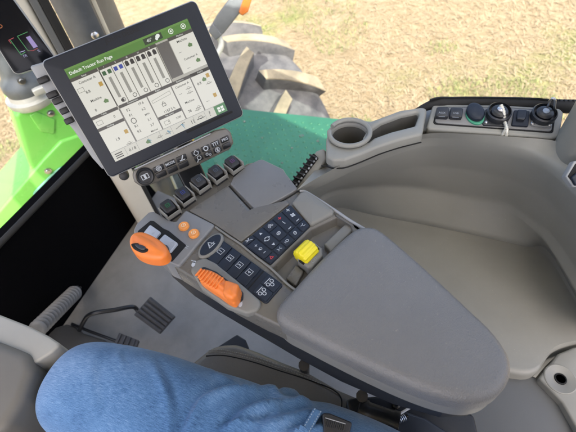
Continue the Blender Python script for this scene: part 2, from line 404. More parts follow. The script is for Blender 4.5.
blades('grass', 11000, [mat('grass a', (.16, .20, .06), .8), mat('grass b', (.26, .27, .10), .8), mat('grass c', (.12, .15, .05), .8)], 'thin green grass in patches on the ground', .03, .09, True)

# front tyre with chevron lugs
TY = thing('tractor_tyre', 'big dusty tractor tyre with chunky lugs beside the green step plate', 'wheel', (1.52, 2.0, GZ))
TC = V((1.50, 2.02, -.93))
yaw = math.radians(-6)
tax = V((math.cos(yaw), math.sin(yaw), 0)); tfw = V((-math.sin(yaw), math.cos(yaw), 0))
def tp(ang, u, r): return TC + tax * u + (tfw * math.cos(ang) + V((0, 0, 1)) * math.sin(ang)) * r
prof = [(-.30, .40), (-.315, .50), (-.325, .60), (-.315, .68), (-.28, .725), (-.20, .748), (-.1, .757), (0, .76), (.1, .757), (.20, .748), (.28, .725), (.315, .68), (.325, .60), (.315, .50), (.30, .40)]
prof2 = cat(prof, 3, False)
bm = bmesh.new(); loft_bm(bm, [[tp(2 * math.pi * k / 96, u, r) for u, r in prof2] for k in range(97)]); bmesh.ops.remove_doubles(bm, verts=bm.verts[:], dist=1e-5)
NL = 15
def crown(u): return .76 - .06 * (abs(u) / .3) ** 2.6
def lug(a0, side):
    pts = []                                  # centre line from the crown to the shoulder, sweeping back
    for k in range(9):
        t = k / 8; u = side * (-.03 + .35 * t); da = -.035 + .26 * t ** 1.15
        pts.append((a0 + da, u))
    rows = []
    for k, (a, u) in enumerate(pts):
        t = k / 8; hw = (.034 + .022 * t) / .78; base = crown(min(abs(u), .315)) - .012; h = .098 - .012 * t
        if abs(u) > .30: base -= .03
        top = crown(min(abs(u), .30)) + h - (.012 if k == 8 else 0)
        rows.append([tp(a - hw * 1.30, u, base), tp(a - hw * 1.02, u, base + h * .4), tp(a - hw * .94, u, top - .006), tp(a - hw * .85, u, top), tp(a + hw * .85, u, top), tp(a + hw * .94, u, top - .006), tp(a + hw * 1.02, u, base + h * .4), tp(a + hw * 1.30, u, base)])
    vs = loft_bm(bm, rows, False); bm.faces.new([bm.verts.new(p) for p in rows[0]]); bm.faces.new([bm.verts.new(p) for p in rows[-1]])
    top = {v for r in vs for v in r[2:6]}
    for f in bm.faces:
        if f.material_index == 0 and all(v in top for v in f.verts): f.material_index = 1
for k in range(NL):
    lug(2 * math.pi * k / NL, 1); lug(2 * math.pi * (k + .5) / NL, -1)
from_bm('tyre', bm, [M['tyre'], M['tread']], TY, 35)
lathe('rim', TC - tax * .24, tax, [(.42, 0), (.41, .02), (.36, .05), (.34, .2), (.12, .24), (.12, .30), (.34, .34), (.36, .44), (.41, .46), (.42, .48)], M['rim'], TY, 40)

# green tread plate outside the window
ST = thing('step_platform', 'green dimpled tread plate below the side window, before the big tyre', 'platform', at(260, 150, -.22))
fp = level(-.20)
pl = [fp.px(*q) for q in [(150, 215), (213, 106), (345, 119.5), (430, 126)]] ; pl = pl + [(.95, .45), (.60, .55), (.46, 1.0)]
slab('tread_plate', fp, rnd(ccw(pl), .03), -.012, 0, M['plate'], ST, r=.003)
bm = bmesh.new(); ux = V(pl[2]) - V(pl[1]); ux.normalize(); uy = V((ux.y, -ux.x))
def inside(p, poly):
    c = False; j = len(poly) - 1
    for i in range(len(poly)):
        if (poly[i][1] > p[1]) != (poly[j][1] > p[1]) and p[0] < (poly[j][0] - poly[i][0]) * (p[1] - poly[i][1]) / (poly[j][1] - poly[i][1]) + poly[i][0]: c = not c
        j = i
    return c
org = V(pl[1]); pin = inset(ccw(pl), .025)
for i in range(-10, 40):
    for j in range(0, 40):
        q = org + ux * (i * .042 + (.021 if j % 2 else 0)) + uy * (.02 + j * .036)
        if inside(q, pin): lathe_bm(bm, fp.p(q, 0), (0, 0, 1), [(.0085, -.001), (.007, .0016), (.0052, .0034), (.0030, .0038)], 10)
t_ = from_bm('dimples', bm, M['plate'], ST, 60); t_['kind'] = 'stuff'
slab('skirt', fp, [tuple(V(p) + d) for p, d in ((pl[1], V((.0, -.01))), (pl[2], V((0, -.01))), (pl[2], V((-.01, -.03))), (pl[1], V((-.01, -.03))))], -.16, -.013, M['plate'], ST, r=.002)
for (a, b, r) in [(302, 136, .012), (318, 141, .007), (244, 122, .008), (292, 148, .006), (262, 138, .005), (228, 150, .006), (282, 163, .005)]:
    bm = bmesh.new(); slab_bm(bm, fp, [tuple(V(fp.px(a, b)) + V((math.cos(t), math.sin(t))) * r * random.uniform(.6, 1.3)) for t in [k * .7 for k in range(9)]], 0, .0035, .0015)
    from_bm('mud_speck', bm, M['speck'], ST)

# exhaust treatment housing: green shroud, pale collar and a weathered stack
EX = thing('exhaust_shroud', 'bright green engine side shroud with bolt and pale metal collar, left of the monitor', 'shroud', (.22, 1.75, .0))
D0 = V((.19, 1.62, 0))
def vp(px, py, y): return on(px, py, (0, y, 0), (0.25, 1, 0))
sh_y = 1.72
P_ = [vp(*q, sh_y) for q in [(14, 118), (17, 108), (48, 103), (80, 98), (150, 185), (70, 330), (0, 330), (-60, 300), (-50, 262)]]
nn = V((.25, 1, 0)).normalized(); fsh = Fr(P_[0], V((1, -.25, 0)), -nn)
sp_ = [((p - fsh.o).dot(fsh.x), (p - fsh.o).dot(fsh.y)) for p in [vp(*q, sh_y) for q in [(14.5, 117), (20, 108), (50, 101), (84, 99), (150, 180), (160, 330), (-70, 330), (-60, 232), (-5, 160)]]]
fsh2 = fsh
bm = bmesh.new(); slab_bm(bm, fsh2, rnd(ccw([fsh.px(14.5, 117), fsh.px(19, 108), fsh.px(52, 100), fsh.px(95, 92), fsh.px(160, 180), fsh.px(170, 300), fsh.px(40, 330), fsh.px(52, 238)]), .02), -.28, 0, .018, 4)
from_bm('shroud_panel', bm, M['green'], EX)
slab('raised_facet', fsh, rnd(fsh.pxs([(29, 115), (36, 111), (55, 119), (54.5, 134), (40, 131)]), .008), -.004, .006, M['green'], EX, r=.005)
slab('lower_panel', fsh, rnd(fsh.pxs([(43, 158), (60, 140), (120, 120), (110, 180), (0, 300), (-60, 340), (-60, 272), (0, 208)]), .015), -.20, .012, M['green'], EX, r=.012)
tube('handle_reflection', cat([tuple(fsh.p(fsh.px(a, b), .016)) for a, b in [(36, 194), (33.5, 192), (38, 186), (58, 167), (66, 166), (64, 171)]], 4, False), .005, mat('blue grey handle reflection', (.16, .42, .30), .4), EX, 8)  # reflection of a grab handle, drawn as a coloured tube
lathe('bolt', fsh.p(fsh.px(47, 169), .012), -nn, [(.014, 0), (.014, .006), (.009, .007), (.009, .014), (.004, .015)], M['chrome'], EX, 12)
lathe('bolt', fsh.p(fsh.px(50.5, 113), 0), -nn, [(.014, 0), (.014, .006), (.009, .007), (.009, .014), (.004, .015)], M['chrome'], EX, 12)
c0 = fsh.p(fsh.px(33, 99), -.06); upz = V((0, 0, 1))
lathe('collar', c0 + upz * -.035, upz, [(.085, 0), (.092, .012), (.092, .028), (.078, .034), (.074, .05)], M['exhaust2'], EX, 36)
lathe('hood_cap', c0 + upz * .015, upz, [(.074, 0), (.078, .02), (.074, .045), (.058, .06), (.052, .085), (.050, .6)], M['exhaust'], EX, 36)
box('bracket', fsh.p(fsh.px(38, 88), .02), fsh.x * .022, fsh.y * .012, fsh.n * .012, M['exhaust2'], EX, .004)
lathe('bolt', fsh.p(fsh.px(21, 79.5), .0), -nn, [(.014, 0), (.014, .012), (.008, .013), (.008, .02)], M['chrome'], EX, 12)

# weathered stack behind the corner post
SK = thing('exhaust_stack', 'weathered grey exhaust stack rising behind the cab corner post', 'exhaust', far(92, 10, 1.45) + V((0, 0, -1.2)))
c = far(90, 16, 1.5); 
bm = bmesh.new(); lathe_bm(bm, (c.x, c.y, 0), (0, 0, 1), [(.082, -.3), (.082, 1.5)], 40); from_bm('heat_shield', bm, M['exhaust'], SK, 40)
sv = (CAM - c); sv.z = 0; sv.normalize(); sr = V((sv.y, -sv.x, 0))
tube('seam', [V((c.x, c.y, z)) + sv * .078 - sr * .026 for z in (-.3, 1.5)], .006, M['exhaust2'], SK, 8)
lathe('bolt', V((c.x, c.y, .60)) + sv * .080 + sr * .01, sv, [(.011, 0), (.011, .008), (.006, .012)], M['chrome'], SK, 12)

# amber marker lamp on its arm
ML = thing('marker_lamp', 'grey arm carrying an orange reflector lamp above the big tyre', 'lamp', far(225, 30, 2.1))
dl = 2.1
A0, A1 = far(214, 33, dl), far(243, -6, dl); ax = (A1 - A0).normalized(); vz = (CAM - A0).normalized(); sx = ax.cross(vz).normalized(); vz = sx.cross(ax)
fa = Fr(A0, ax, vz); ln = (A1 - A0).length
slab('arm', fa, rnd([(-.015, -.026), (.03, -.034), (ln + .1, -.042), (ln + .1, .036), (.06, .034), (-.008, .024)], .012), -.05, 0, M['exhaust'], ML, r=.008)
slab('arm_cap', fa, rnd([(-.019, -.025), (.020, -.033), (.032, .032), (-.012, .024)], .008), -.045, .006, M['exhaust'], ML, r=.006)
slab('lens', fa, rnd(fa.pxs([(238.5, 12), (242, 16), (248, 12), (254, -8), (246, -8)]), .01), -.012, .012, mat('amber lens', (.48, .13, .015), .25), ML, r=.006)
tube('lamp_stem', cat([far(216, 33, dl + .03), far(220.5, 40, dl + .03), far(221, 47, dl + .03), far(216, 60, dl + .03), far(212, 90, dl + .03)], 5, False), .013, M['exhaust2'], ML, 12)

# ================================================================ CAB SHELL
FLZ = 0.0
pa, pb = at(140, 215, 0), at(60, 330, 0)                      # foot of the front panel
fl_pts = [(pa.x + .12, pa.y + .05), (pb.x - .7, pb.y - .27), (-.75, -.8), (.75, -.8), (.75, -.1), (.60, .25), (.50, .40), (.50, .80)]
ff = level(0); o = slab('floor', ff, ccw(fl_pts), -.05, 0, M['mat'], None, r=.004); tag(o, 'grey rubber mat on the cab floor', None, None, 'structure')
tdir = (pa - pb); tdir.z = 0; tdir.normalize(); fpn = V((-tdir.y, tdir.x, 0))
if fpn.y > 0: fpn = -fpn                                       # faces the driver
ffp = Fr(pb, tdir, fpn)                                        # y axis is vertical
FP = thing('firewall_lining', 'matte black lower front panel between floor and green shroud', 'panel', pb)
L1, R1, RB = ffp.px(0, 240), ffp.px(88, 152), ffp.px(140, 215)
slope = (R1[1] - L1[1]) / (R1[0] - L1[0])
slab('lining', ffp, [(-.75, -.12), (RB[0] + .12, -.12), (RB[0] + .12, 0), (RB[0] + .05, R1[1] + slope * .12), (-.75, L1[1] - slope * .5)], -.04, 0, M['blackfoam'], FP, r=.006)
tube('rim_seal', [ffp.p((RB[0] + .03, R1[1] + slope * .1), .0), ffp.p((-.75, L1[1] - slope * .5), .0)], .008, M['rubber'], FP, 8)

# corner post: beige trim, grey insert, black seal
CP = thing('corner_post', 'beige grey cab corner post with dark insert behind the monitor', 'post', at(140, 215, 0))
wn = V(((CAM - V((.33, 1.16, .6))).x, (CAM - V((.33, 1.16, .6))).y, 0)).normalized()
def post_part(name, x0, x1, d0, d1, m, r=.008, z0=0, z1=1.62):
    n = wn; fr = Fr(on(112, 178, (.287, 1.147, 0), (fpn.x, fpn.y, 0)), V((-n.y, n.x, 0)), n)
    o_ = V((fr.o.x, fr.o.y, 0))
    bm = bmesh.new(); f2 = Fr(o_, fr.x, V((0, 0, 1)))
    # plan outline extruded upward
    slab_bm(bm, Fr(o_, V((-n.y, n.x, 0)), V((0, 0, 1))), rnd([(x0, -d1), (x1, -d1), (x1, -d0), (x0, -d0)], r) if False else rnd([(x0, d0), (x1, d0), (x1, d1), (x0, d1)], r), z0, z1, .002)
    return from_bm(name, bm, m, CP)
sgn = 1 if V((-wn.y, wn.x, 0)).dot(V((1, 0, 0))) > 0 else -1
def pp(name, a, b, d0, d1, m, r=.008, z0=0, z1=1.62):
    x0, x1 = sorted((sgn * a, sgn * b)); return post_part(name, x0, x1, d0, d1, m, r, z0, z1)
pp('trim', .0, .043, -.08, .0, M['post'], .02)
pp('insert', .042, .059, -.08, -.012, M['postgrey'], .004)
pp('seal', .058, .080, -.08, -.006, M['rubber'], .006)
pp('post_base', -.001, .078, -.082, .004, M['post'], .02, .0, .42)

# roof and posts overhead (they shade the cab)
bm = bmesh.new(); RZ = level(1.66)
for p in ([(-.80, -1.0), (.38, -1.0), (.38, .93), (-.46, .93), (-.84, .1)], [(.382, -1.0), (.80, -1.0), (.80, -.96), (.382, -.96)], [(.382, .60), (.66, .60), (.46, .93), (.382, .93)], [(.795, -.958), (.815, -.958), (.835, .1), (.66, .598), (.64, .598), (.815, .1)]):
    slab_bm(bm, RZ, rnd(ccw(p), .02), 0, .16, .015)  # right-hand gap is added to bring overhead sky light to the shelf
tag(from_bm('cab_roof', bm, M['liner']), 'cab roof with an added right-hand opening for sky light', None, None, 'structure')
o = slab('added_roof_pane', level(1.70), [(.37, -.97), (.80, -.97), (.82, .1), (.64, .61), (.37, .61)], 0, .006, M['glass'], None, r=.001); tag(o, 'clear pane over the added roof opening that lets sky light in', None, None, 'structure')  # unseen pane, added with the roof opening for its light
bm = bmesh.new()
for x, y in ((-.46, 1.0), (-.80, -.2), (-.76, -.95), (.76, -.95)): tube_bm(bm, [(x, y, -.3), (x, y, 1.67)], .045, 12)
box_bm(bm, (0, -1.0, .2), (.75, 0, 0), (0, .03, 0), (0, 0, .50)); box_bm(bm, (-.80, -.55, .05), (.03, 0, 0), (0, .42, 0), (0, 0, .35))
tag(from_bm('cab_frame', bm, M['post'], None), 'posts and rear wall of the cab', None, None, 'structure')

# side window with gasket
sill = [(430, 103.5, .70), (455, 101.5, .70), (490, 101.5, .70), (530, 102.5, .70), (576, 104.5, .70)]
WP = [V((.47, 1.14, 0)), V((.50, .80, 0)), V((.505, .52, 0))] + [V((at(365, 121, .70).x, at(365, 121, .70).y, 0)), V((at(396, 110, .7).x, at(396, 110, .7).y, 0))] + [V((at(*q).x, at(*q).y, 0)) for q in sill] + [V((.88, -.22, 0)), V((.93, -.40, 0))]
SZ = [.0, .0, .15] + [.655, .675] + [.70] * 5 + [.70, .70]
SW = thing('side_window', 'curved clear side window pane with black ribbed gasket above the shelf', 'window', (.6, .25, .7))
wpts = cat([(p.x, p.y, z) for p, z in zip(WP, SZ)], 6, False)
bm = bmesh.new(); loft_bm(bm, [[(p[0], p[1], p[2] + .008) for p in wpts], [(p[0] - .02, p[1] - .01, 1.65) for p in wpts]]); from_bm('pane', bm, M['glass'], SW, 60)
g0 = 18
bm = bmesh.new(); tube_bm(bm, [(p[0], p[1], p[2] - .004) for p in wpts[26:]], [min(.011, .003 + .0012 * i) for i in range(len(wpts) - 26)], 10)
for i, p in enumerate([tuple(V(a).lerp(V(b), t / 4)) for a, b in zip(wpts[30:], wpts[31:]) for t in range(4)]):
    box_bm(bm, V(p) + V((0, 0, .0068)), V((.0014, 0, 0)), V((0, .0014, 0)), V((0, 0, .0018)))
from_bm('gasket', bm, M['rubber'], SW, 40)
tube('lower_gasket', [(p[0], p[1], p[2]) for p in wpts[:14]], .009, M['rubber'], SW, 10)
WS = thing('windscreen', 'clear windscreen pane above the black front panel', 'window', (-.1, 1.08, .4))
bm = bmesh.new(); loft_bm(bm, [[ffp.p((-.75, L1[1] - slope * .5 + .008), -.02), ffp.p((RB[0] + .0, R1[1] + slope * .07 + .008), -.02)], [ffp.p((-.75, 1.6), -.02), ffp.p((RB[0] + .0, 1.6), -.02)]]); from_bm('pane', bm, M['glass'], WS, 0)

# ================================================================ SIDE CONSOLE (shelf under the window)
SC = thing('side_console', 'grey moulded side shelf with cup holder, tray and power sockets', 'console', at(450, 230, .45))
rows_px = [
 (.688, [(297, 190), (318, 177.5), (345, 163), (380, 148.5), (425, 134), (470, 134), (515, 137), (556, 141), (584, 152), (610, 165)]),
 (.670, [(299, 192), (321, 181), (348, 167.5), (382, 153), (425, 139), (470, 141), (512, 147.5), (546, 158), (578, 180), (600, 200)]),
 (.655, [(301, 194.5), (323, 185), (350, 172), (384, 158), (427, 145), (471, 147), (513, 155), (546, 168), (576, 195), (596, 220)]),
 (.58, [(307, 199), (328, 191), (356, 181), (390, 172), (433, 166), (474, 171), (513, 181), (546, 198), (572, 225), (620, 280)]),
 (.512, [(314, 201), (332, 191), (362, 186), (400, 184), (438, 188), (474, 194), (508, 202), (535, 220), (560, 246), (606, 320)]),
 (.502, [(315, 203), (333, 193), (363, 188.5), (401, 186.5), (438, 190.5), (473, 196.8), (506, 205), (530, 220), (553, 250), (600, 326)]),
 (.497, [(317, 204.5), (333.5, 195), (363, 190.5), (401, 188.8), (438, 192.8), (473, 199.2), (504.5, 207.5), (527, 223), (551.5, 250.5), (597, 329)]),
 (.438, [(324, 207), (343, 206), (378, 213.5), (416, 220.5), (447, 227), (478, 233.5), (505, 239.5), (527, 244.5), (550.5, 251), (595, 331)]),
 (.4265, [(326, 209), (344, 208), (378, 216), (416, 223), (447, 229.3), (477, 235.6), (504, 241.7), (526, 246.8), (549.5, 252.5), (594, 332)]),
 (.425, [(326, 213), (343, 211.5), (377, 219.5), (414, 227), (445, 233), (475, 239.5), (502, 246), (524, 251), (548, 257), (593, 334)]),
]
rows3 = [cat([tuple(at(a, b, z)) for a, b in r], 6, False) for z, r in rows_px]
# floor of the shelf, running in under the arm rest
last = rows_px[-1][1]; edge = [(300, 245), (345, 290), (400, 335), (430, 350), (460, 362), (490, 371), (505, 372.5), (535, 373.5), (556, 349), (596, 337)]
for t in (.012, .25, .5, .75, .97): rows3.append(cat([tuple(at(a + (c - a) * t, b + (d - b) * t, .425)) for (a, b), (c, d) in zip(last, edge)], 6, False))
lastrow = cat([tuple(at(a, b, .425)) for a, b in edge], 6, False)
rows3.append([(p[0], p[1], .418) for p in lastrow]); rows3.append([(p[0], p[1], .05) for p in lastrow])
r4 = []
for i, (ra, rb) in enumerate(zip(rows3, rows3[1:])):
    r4.append(ra); gapd = (V(ra[30]) - V(rb[30])).length
    if gapd > .018 and i < len(rows3) - 3:
        for t in ((.10, .5, .90) if i > 0 else (.2, .8)): r4.append([tuple(V(p).lerp(V(q), t)) for p, q in zip(ra, rb)])
r4.append(rows3[-1])
bm = bmesh.new(); loft_bm(bm, r4); from_bm('shelf_shell', bm, M['tub'], SC, 60)
# top deck behind the rim, under cup and socket panel, carried out to the gasket
deck_in = rows3[0]; deck_out = [wpts[min(len(wpts) - 1, 16 + int(k * (len(wpts) - 17) / (len(deck_in) - 1)))] for k in range(len(deck_in))]
bm = bmesh.new(); loft_bm(bm, [deck_in, [((a[0] + b[0]) / 2, (a[1] + b[1]) / 2, .655) for a, b in zip(deck_in, deck_out)], [(b[0], b[1], .65) for b in deck_out]])
from_bm('top_deck', bm, M['tub'], SC, 60)

# cup holder and tray insert: one moulding with two wells
ZI = .70; fi = level(ZI)
outer = cat(fi.pxs([(335, 121), (352, 117), (366, 121), (380, 117.5), (400, 110), (427, 106), (424.5, 120), (422, 133), (400, 139), (380, 145.5), (358, 156), (340, 159), (328, 157), (326, 146), (327.5, 133)]), 6)
outer = rnd(fi.pxs([(329, 127), (338, 120), (350, 117.5), (362, 119), (370, 121), (380, 117.5), (400, 110), (428, 106), (425, 120), (422.5, 134), (400, 139.5), (380, 146), (362, 153.5), (345, 159.5), (333, 160), (326, 156), (326, 140)]), .008)
cup_c, cup_a = fi.px(349.5, 134.5), .036
ex_ = V(fi.px(368, 134.5)) - V(fi.px(331, 134.5)); cup_a = ex_.length / 2 * .99
cup = ell(cup_c, cup_a, cup_a, 0, 40)
tray = rnd(ccw(fi.pxs([(371, 129), (381, 122), (401, 114.5), (418.5, 111), (419, 115), (415, 125.5), (391, 131.5), (374, 137.5), (366.5, 143), (365.5, 139)])), .006)
def wells(name, outer, holes, fr, depth, m, parent, lip=.004, skirt=.05):
    bm = bmesh.new(); outer = ccw(outer)
    def ring(pts, w): return [bm.verts.new(fr.p(p, w)) for p in pts]
    def loop(vs): return [bm.edges.new((vs[i], vs[(i + 1) % len(vs)])) for i in range(len(vs))]
    def bridge(a, b):
        for i in range(len(a)):
            try: bm.faces.new((a[i], a[(i + 1) % len(a)], b[(i + 1) % len(a)], b[i]))
            except ValueError: pass
    o3 = ring(inset(outer, lip), 0); o2 = ring(inset(outer, lip * .3), -lip * .3); o1 = ring(outer, -lip); o0 = ring(outer, -skirt)
    bridge(o3, o2); bridge(o2, o1); bridge(o1, o0)
    rim = list(o3)
    for h, dp, tp_ in holes:
        h = ccw(h); a = ring(inset(h, -lip), 0); rim += a
        b = ring(inset(h, -lip * .3), -lip * .3); c = ring(h, -lip); c2 = ring(inset(h, .0008), -lip - .003); d = ring(inset(h, tp_), -dp + .003); e = ring(inset(h, tp_ + .0015), -dp)
        bridge(a, b); bridge(b, c); bridge(c, c2); k0 = len(bm.faces); bridge(c2, d); bridge(d, e); bm.faces.new(e); bm.faces.ensure_lookup_table()
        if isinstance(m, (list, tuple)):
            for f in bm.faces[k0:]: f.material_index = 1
    bmesh.ops.remove_doubles(bm, verts=rim, dist=2e-5)
    ok = {v for v in rim if v.is_valid}
    bmesh.ops.triangle_fill(bm, use_beauty=True, use_dissolve=False, edges=[e for e in bm.edges if e.is_boundary and e.verts[0] in ok and e.verts[1] in ok])
    return from_bm(name, bm, m, parent, 50)
wells('cup_tray', outer, [(cup, .062, .004), (tray, .045, .004)], fi, .05, [M['tub'], mat('well shade colour', (.075, .073, .066), .6, .2, 800)], SC, skirt=.016)  # shade inside the wells is put into the darker second material
# raised lip round the cup, open on the cab side
lp = [fi.p(q, .004) for q in ell(cup_c, cup_a + .003, cup_a + .003, 0, 60)]
gap = min(range(60), key=lambda k: (lp[k] - at(330, 131, ZI)).length)
bm = bmesh.new(); tube_bm(bm, [lp[(gap + 2 + k) % 60] for k in range(57)], .0040, 10); from_bm('cup_lip', bm, M['tub'], SC, 60)
tube('seam', [at(a, b, ZI) + V((0, 0, -.0165)) for a, b in cat([(321, 158), (326, 158.5), (333, 160.5), (345, 160), (362, 154), (380, 146.5), (400, 140), (422.8, 134.3)], 5, False)], .0011, M['blackgap'], SC, 6)

# air vent at the front end of the shelf
VT = Fr(at(305, 168, .665), at(318, 152, .665) - at(292, 184, .665), V((-.35, -.15, .9)))
slab('vent_frame', VT, rnd(VT.pxs([(290, 186), (316, 150.5), (325, 147), (327, 158), (319, 170), (298, 192)]), .006), -.03, -.001, M['tub'], SC, r=.004)
q = VT.pxs([(290.5, 183.5), (313.5, 153), (318.5, 158), (296, 188)])
slab('vent_opening', VT, rnd(q, .002), -.012, .0005, M['blackgap'], SC, r=.0004)
for k in range(7):
    s = (k + .5) / 7
    box('vent_fin', VT.p(bil(q, s, .42), .002), VT.x * .0012, VT.y * .008, VT.n * .0028, M['dark'], SC, .0006)
bm = bmesh.new()
for k in range(9): box_bm(bm, VT.p(bil(q, .06 + k * .11, .92), .003), VT.x * .0018, VT.y * .0014, VT.n * .0018, .0005)
from_bm('vent_teeth', bm, M['edge'], SC)

# socket panel on the sill
z0 = .695
SPo = at(495, 120, z0)
fs = Fr(SPo, at(550, 118, z0) - at(440, 113, z0), V((-.22, -.12, 1)))
slab('socket_bezel', fs, rnd(fs.pxs([(433, 104), (500, 104.5), (560, 108), (564, 112), (560, 136), (552, 138), (500, 134), (426, 129)]), .006), -.035, .0, M['tub'], SC, r=.004)
slab('socket_recess', fs, rnd(fs.pxs([(437, 107), (500, 107), (556, 111), (553, 133.5), (500, 129.5), (432.5, 124.5)]), .005), -.01, .0006, M['blackgap'], SC, r=.0004)
slab('socket_plate', fs, rnd(fs.pxs([(438.5, 108), (500, 108), (553.5, 111.8), (551, 132), (500, 128.3), (434.5, 123.3)]), .005), -.01, .0022, M['satin'], SC, r=.001)
slab('deck_filler', level(.676), rnd(level(.676).pxs([(417, 111), (440, 104), (440, 130), (415, 131)]), .002), -.03, 0, M['tub'], SC, r=.003)
fs1 = fs.up(.0022)
SM = mat('socket plastic', (.020, .022, .027), .35, .1, 900)
for (cx, cy), t in (((442, 114.5), 'AUX'), ((455.8, 115), 'USB')):
    c = fs1.pxs([(cx - 6, cy - 4.8), (cx + 6.6, cy - 4.4), (cx + 5.5, cy + 5.2), (cx - 7.2, cy + 4.6)])
    k = slab('dust_cap', fs1, rnd(c, .003), 0, .008, SM, SC, r=.002)
    f8 = fs1.up(.008); mk = Marks(f8, .0003)
    c8 = f8.px(cx, cy - 1.6); dr = V(f8.px(cx + 5, cy - 1.4)) - V(c8); mk.text(t, c8, .0052, tuple(dr))
    mk.line([f8.px(cx - 3.2, cy + 2.2), f8.px(cx + 2.8, cy + 2.4)], .0007); mk.build('print', M['greyink'], k)
c = fs1.px(474.5, 114.5)
k = slab('oval_cap', fs1, ell(c, .0132, .0175, .35, 36), 0, .011, M['navy2'], SC, r=.004, dome=.001)
slab('base_ring', fs1, ell(fs1.px(475, 116), .0142, .0186, .35, 36), -.002, .003, mat('green translucent rim', (.05, .28, .17), .3), k, r=.001)
def round_socket(cx, cy, fl, m, label=None):
    c = fs1.px(cx, cy); k = slab('socket_flange', fs1, rnd(fs1.pxs(fl), .003), 0, .003, m, SC, r=.001)
    lathe('socket_cap', fs1.p(c, .002), fs1.n, [(.0185, 0), (.0185, .010), (.0165, .012), (.0165, .004), (.0125, .004), (.0125, .011), (.010, .013), (.004, .014)], SM, k, 32)
    return k, c
k, c1 = round_socket(497.5, 116, [(485, 110), (509, 111), (507, 127), (482, 126)], SM)
for q in ((485.5, 123.5), (507.5, 112.5)): lathe('screw', fs1.p(fs1.px(*q), .003), fs1.n, [(.0026, 0), (.0026, .001), (.0014, .002)], M['chrome'], k, 10)
lathe('hub', fs1.p(c1, .012), fs1.n, [(.0052, 0), (.0052, .006), (.003, .008)], M['chrome'], k, 14)
P0 = fs1.p(fs1.px(497, 113), .02)
wp = cat([tuple(P0), tuple(fs1.p(fs1.px(500.5, 118), .016)), tuple(fs1.p(fs1.px(503.5, 124), .006)), tuple(fs1.p(fs1.px(506, 131), .004)), tuple(at(505.5, 138, .682)), tuple(at(502.5, 140.5, .676)), tuple(at(501.5, 137, .682)), tuple(fs1.p(fs1.px(505, 130.5), .006))], 7, False)
bm = bmesh.new(); tube_bm(bm, wp, [.0023 + .0008 * (i % 2) for i in range(len(wp))], 8)
from_bm('tether_wire', bm, M['wire'], k, 60)
k = slab('usb_socket', fs1, rnd(fs1.pxs([(513.5, 111.5), (529, 112.3), (527.5, 127.5), (511, 126.3)]), .002), 0, .004, M['navy'], SC, r=.001)
slab('flap', fs1, rnd(fs1.pxs([(516.5, 112.5), (525.5, 113), (524.3, 121.5), (515, 121)]), .002), .004, .008, M['navy2'], k, r=.0012)
slab('flap_tab', fs1, rnd(fs1.pxs([(515.5, 120.5), (523.5, 121), (522.5, 123.5), (515, 122.6)]), .001), .004, .0095, SM, k, r=.001)
k, c2 = round_socket(542, 117.5, [(532.5, 112), (553, 113), (551, 128.5), (530, 126.5)], M['satin'])
for q in ((531.8, 124.8), (549, 126.3), (534.5, 114.5), (552.3, 116)): lathe('screw', fs1.p(fs1.px(*q), .003), fs1.n, [(.0026, 0), (.0026, .001), (.0014, .002)], M['chrome'], k, 10)
lathe('hub', fs1.p(c2, .012), fs1.n, [(.0048, 0), (.0048, .005), (.0028, .007)], mat('blue grey stud', (.30, .36, .45), .3), k, 14)
lb = fs1.p(fs1.px(548, 115), .010); lnrm = V((CAM.x - lb.x, CAM.y - lb.y, 0))
loop = cat([tuple(lb + fs1.x * -.004 - fs1.n * .004)] + [tuple(on(a, b, lb, lnrm)) for a, b in [(547.3, 109), (549, 102.5), (551.5, 99), (553.6, 98.6), (555, 101), (554.6, 107)]] + [tuple(lb + fs1.x * .008 - fs1.n * .004)], 6, False)
tube('pull_loop', loop, .0020, M['chrome'], k, 8)

# rear post trim at the right edge and the little latch below it
RP = thing('rear_post_trim', 'rounded light grey post trim beside the right end of the socket panel', 'trim', at(590, 140, .6))
c = at(592, 139, .70)
bm = bmesh.new(); lathe_bm(bm, (c.x, c.y, .62), (0, 0, 1), [(.020, 0), (.034, .012), (.042, .04), (.044, .08), (.042, .14), (.040, .9)], 40); from_bm('trim_sleeve', bm, M['tub'], RP, 60)
LT = thing('latch', 'black latch with pale metal edge, right end below the socket panel', 'latch', at(574, 178, .6))
fl_ = Fr(at(572, 177, .69), at(576, 170, .69) - at(566, 177, .69), V((-.5, -.35, .8)))
slab('latch_plate', fl_, rnd(fl_.pxs([(565.5, 176.5), (574, 161), (590, 158), (600, 185), (573, 187)]), .003), -.012, 0, M['edge'], LT, r=.002)
slab('latch_pocket', fl_, rnd(fl_.pxs([(567.5, 176.5), (575.5, 163.5), (588, 161), (590, 168), (575.5, 177), (572.5, 182)]), .002), -.004, .001, M['blackgap'], LT, r=.0005)
slab('latch_tongue', fl_, rnd(fl_.pxs([(569.5, 177.5), (577, 172), (592, 170), (594, 184), (574, 186)]), .003), -.004, .005, M['navy2'], LT, r=.002)

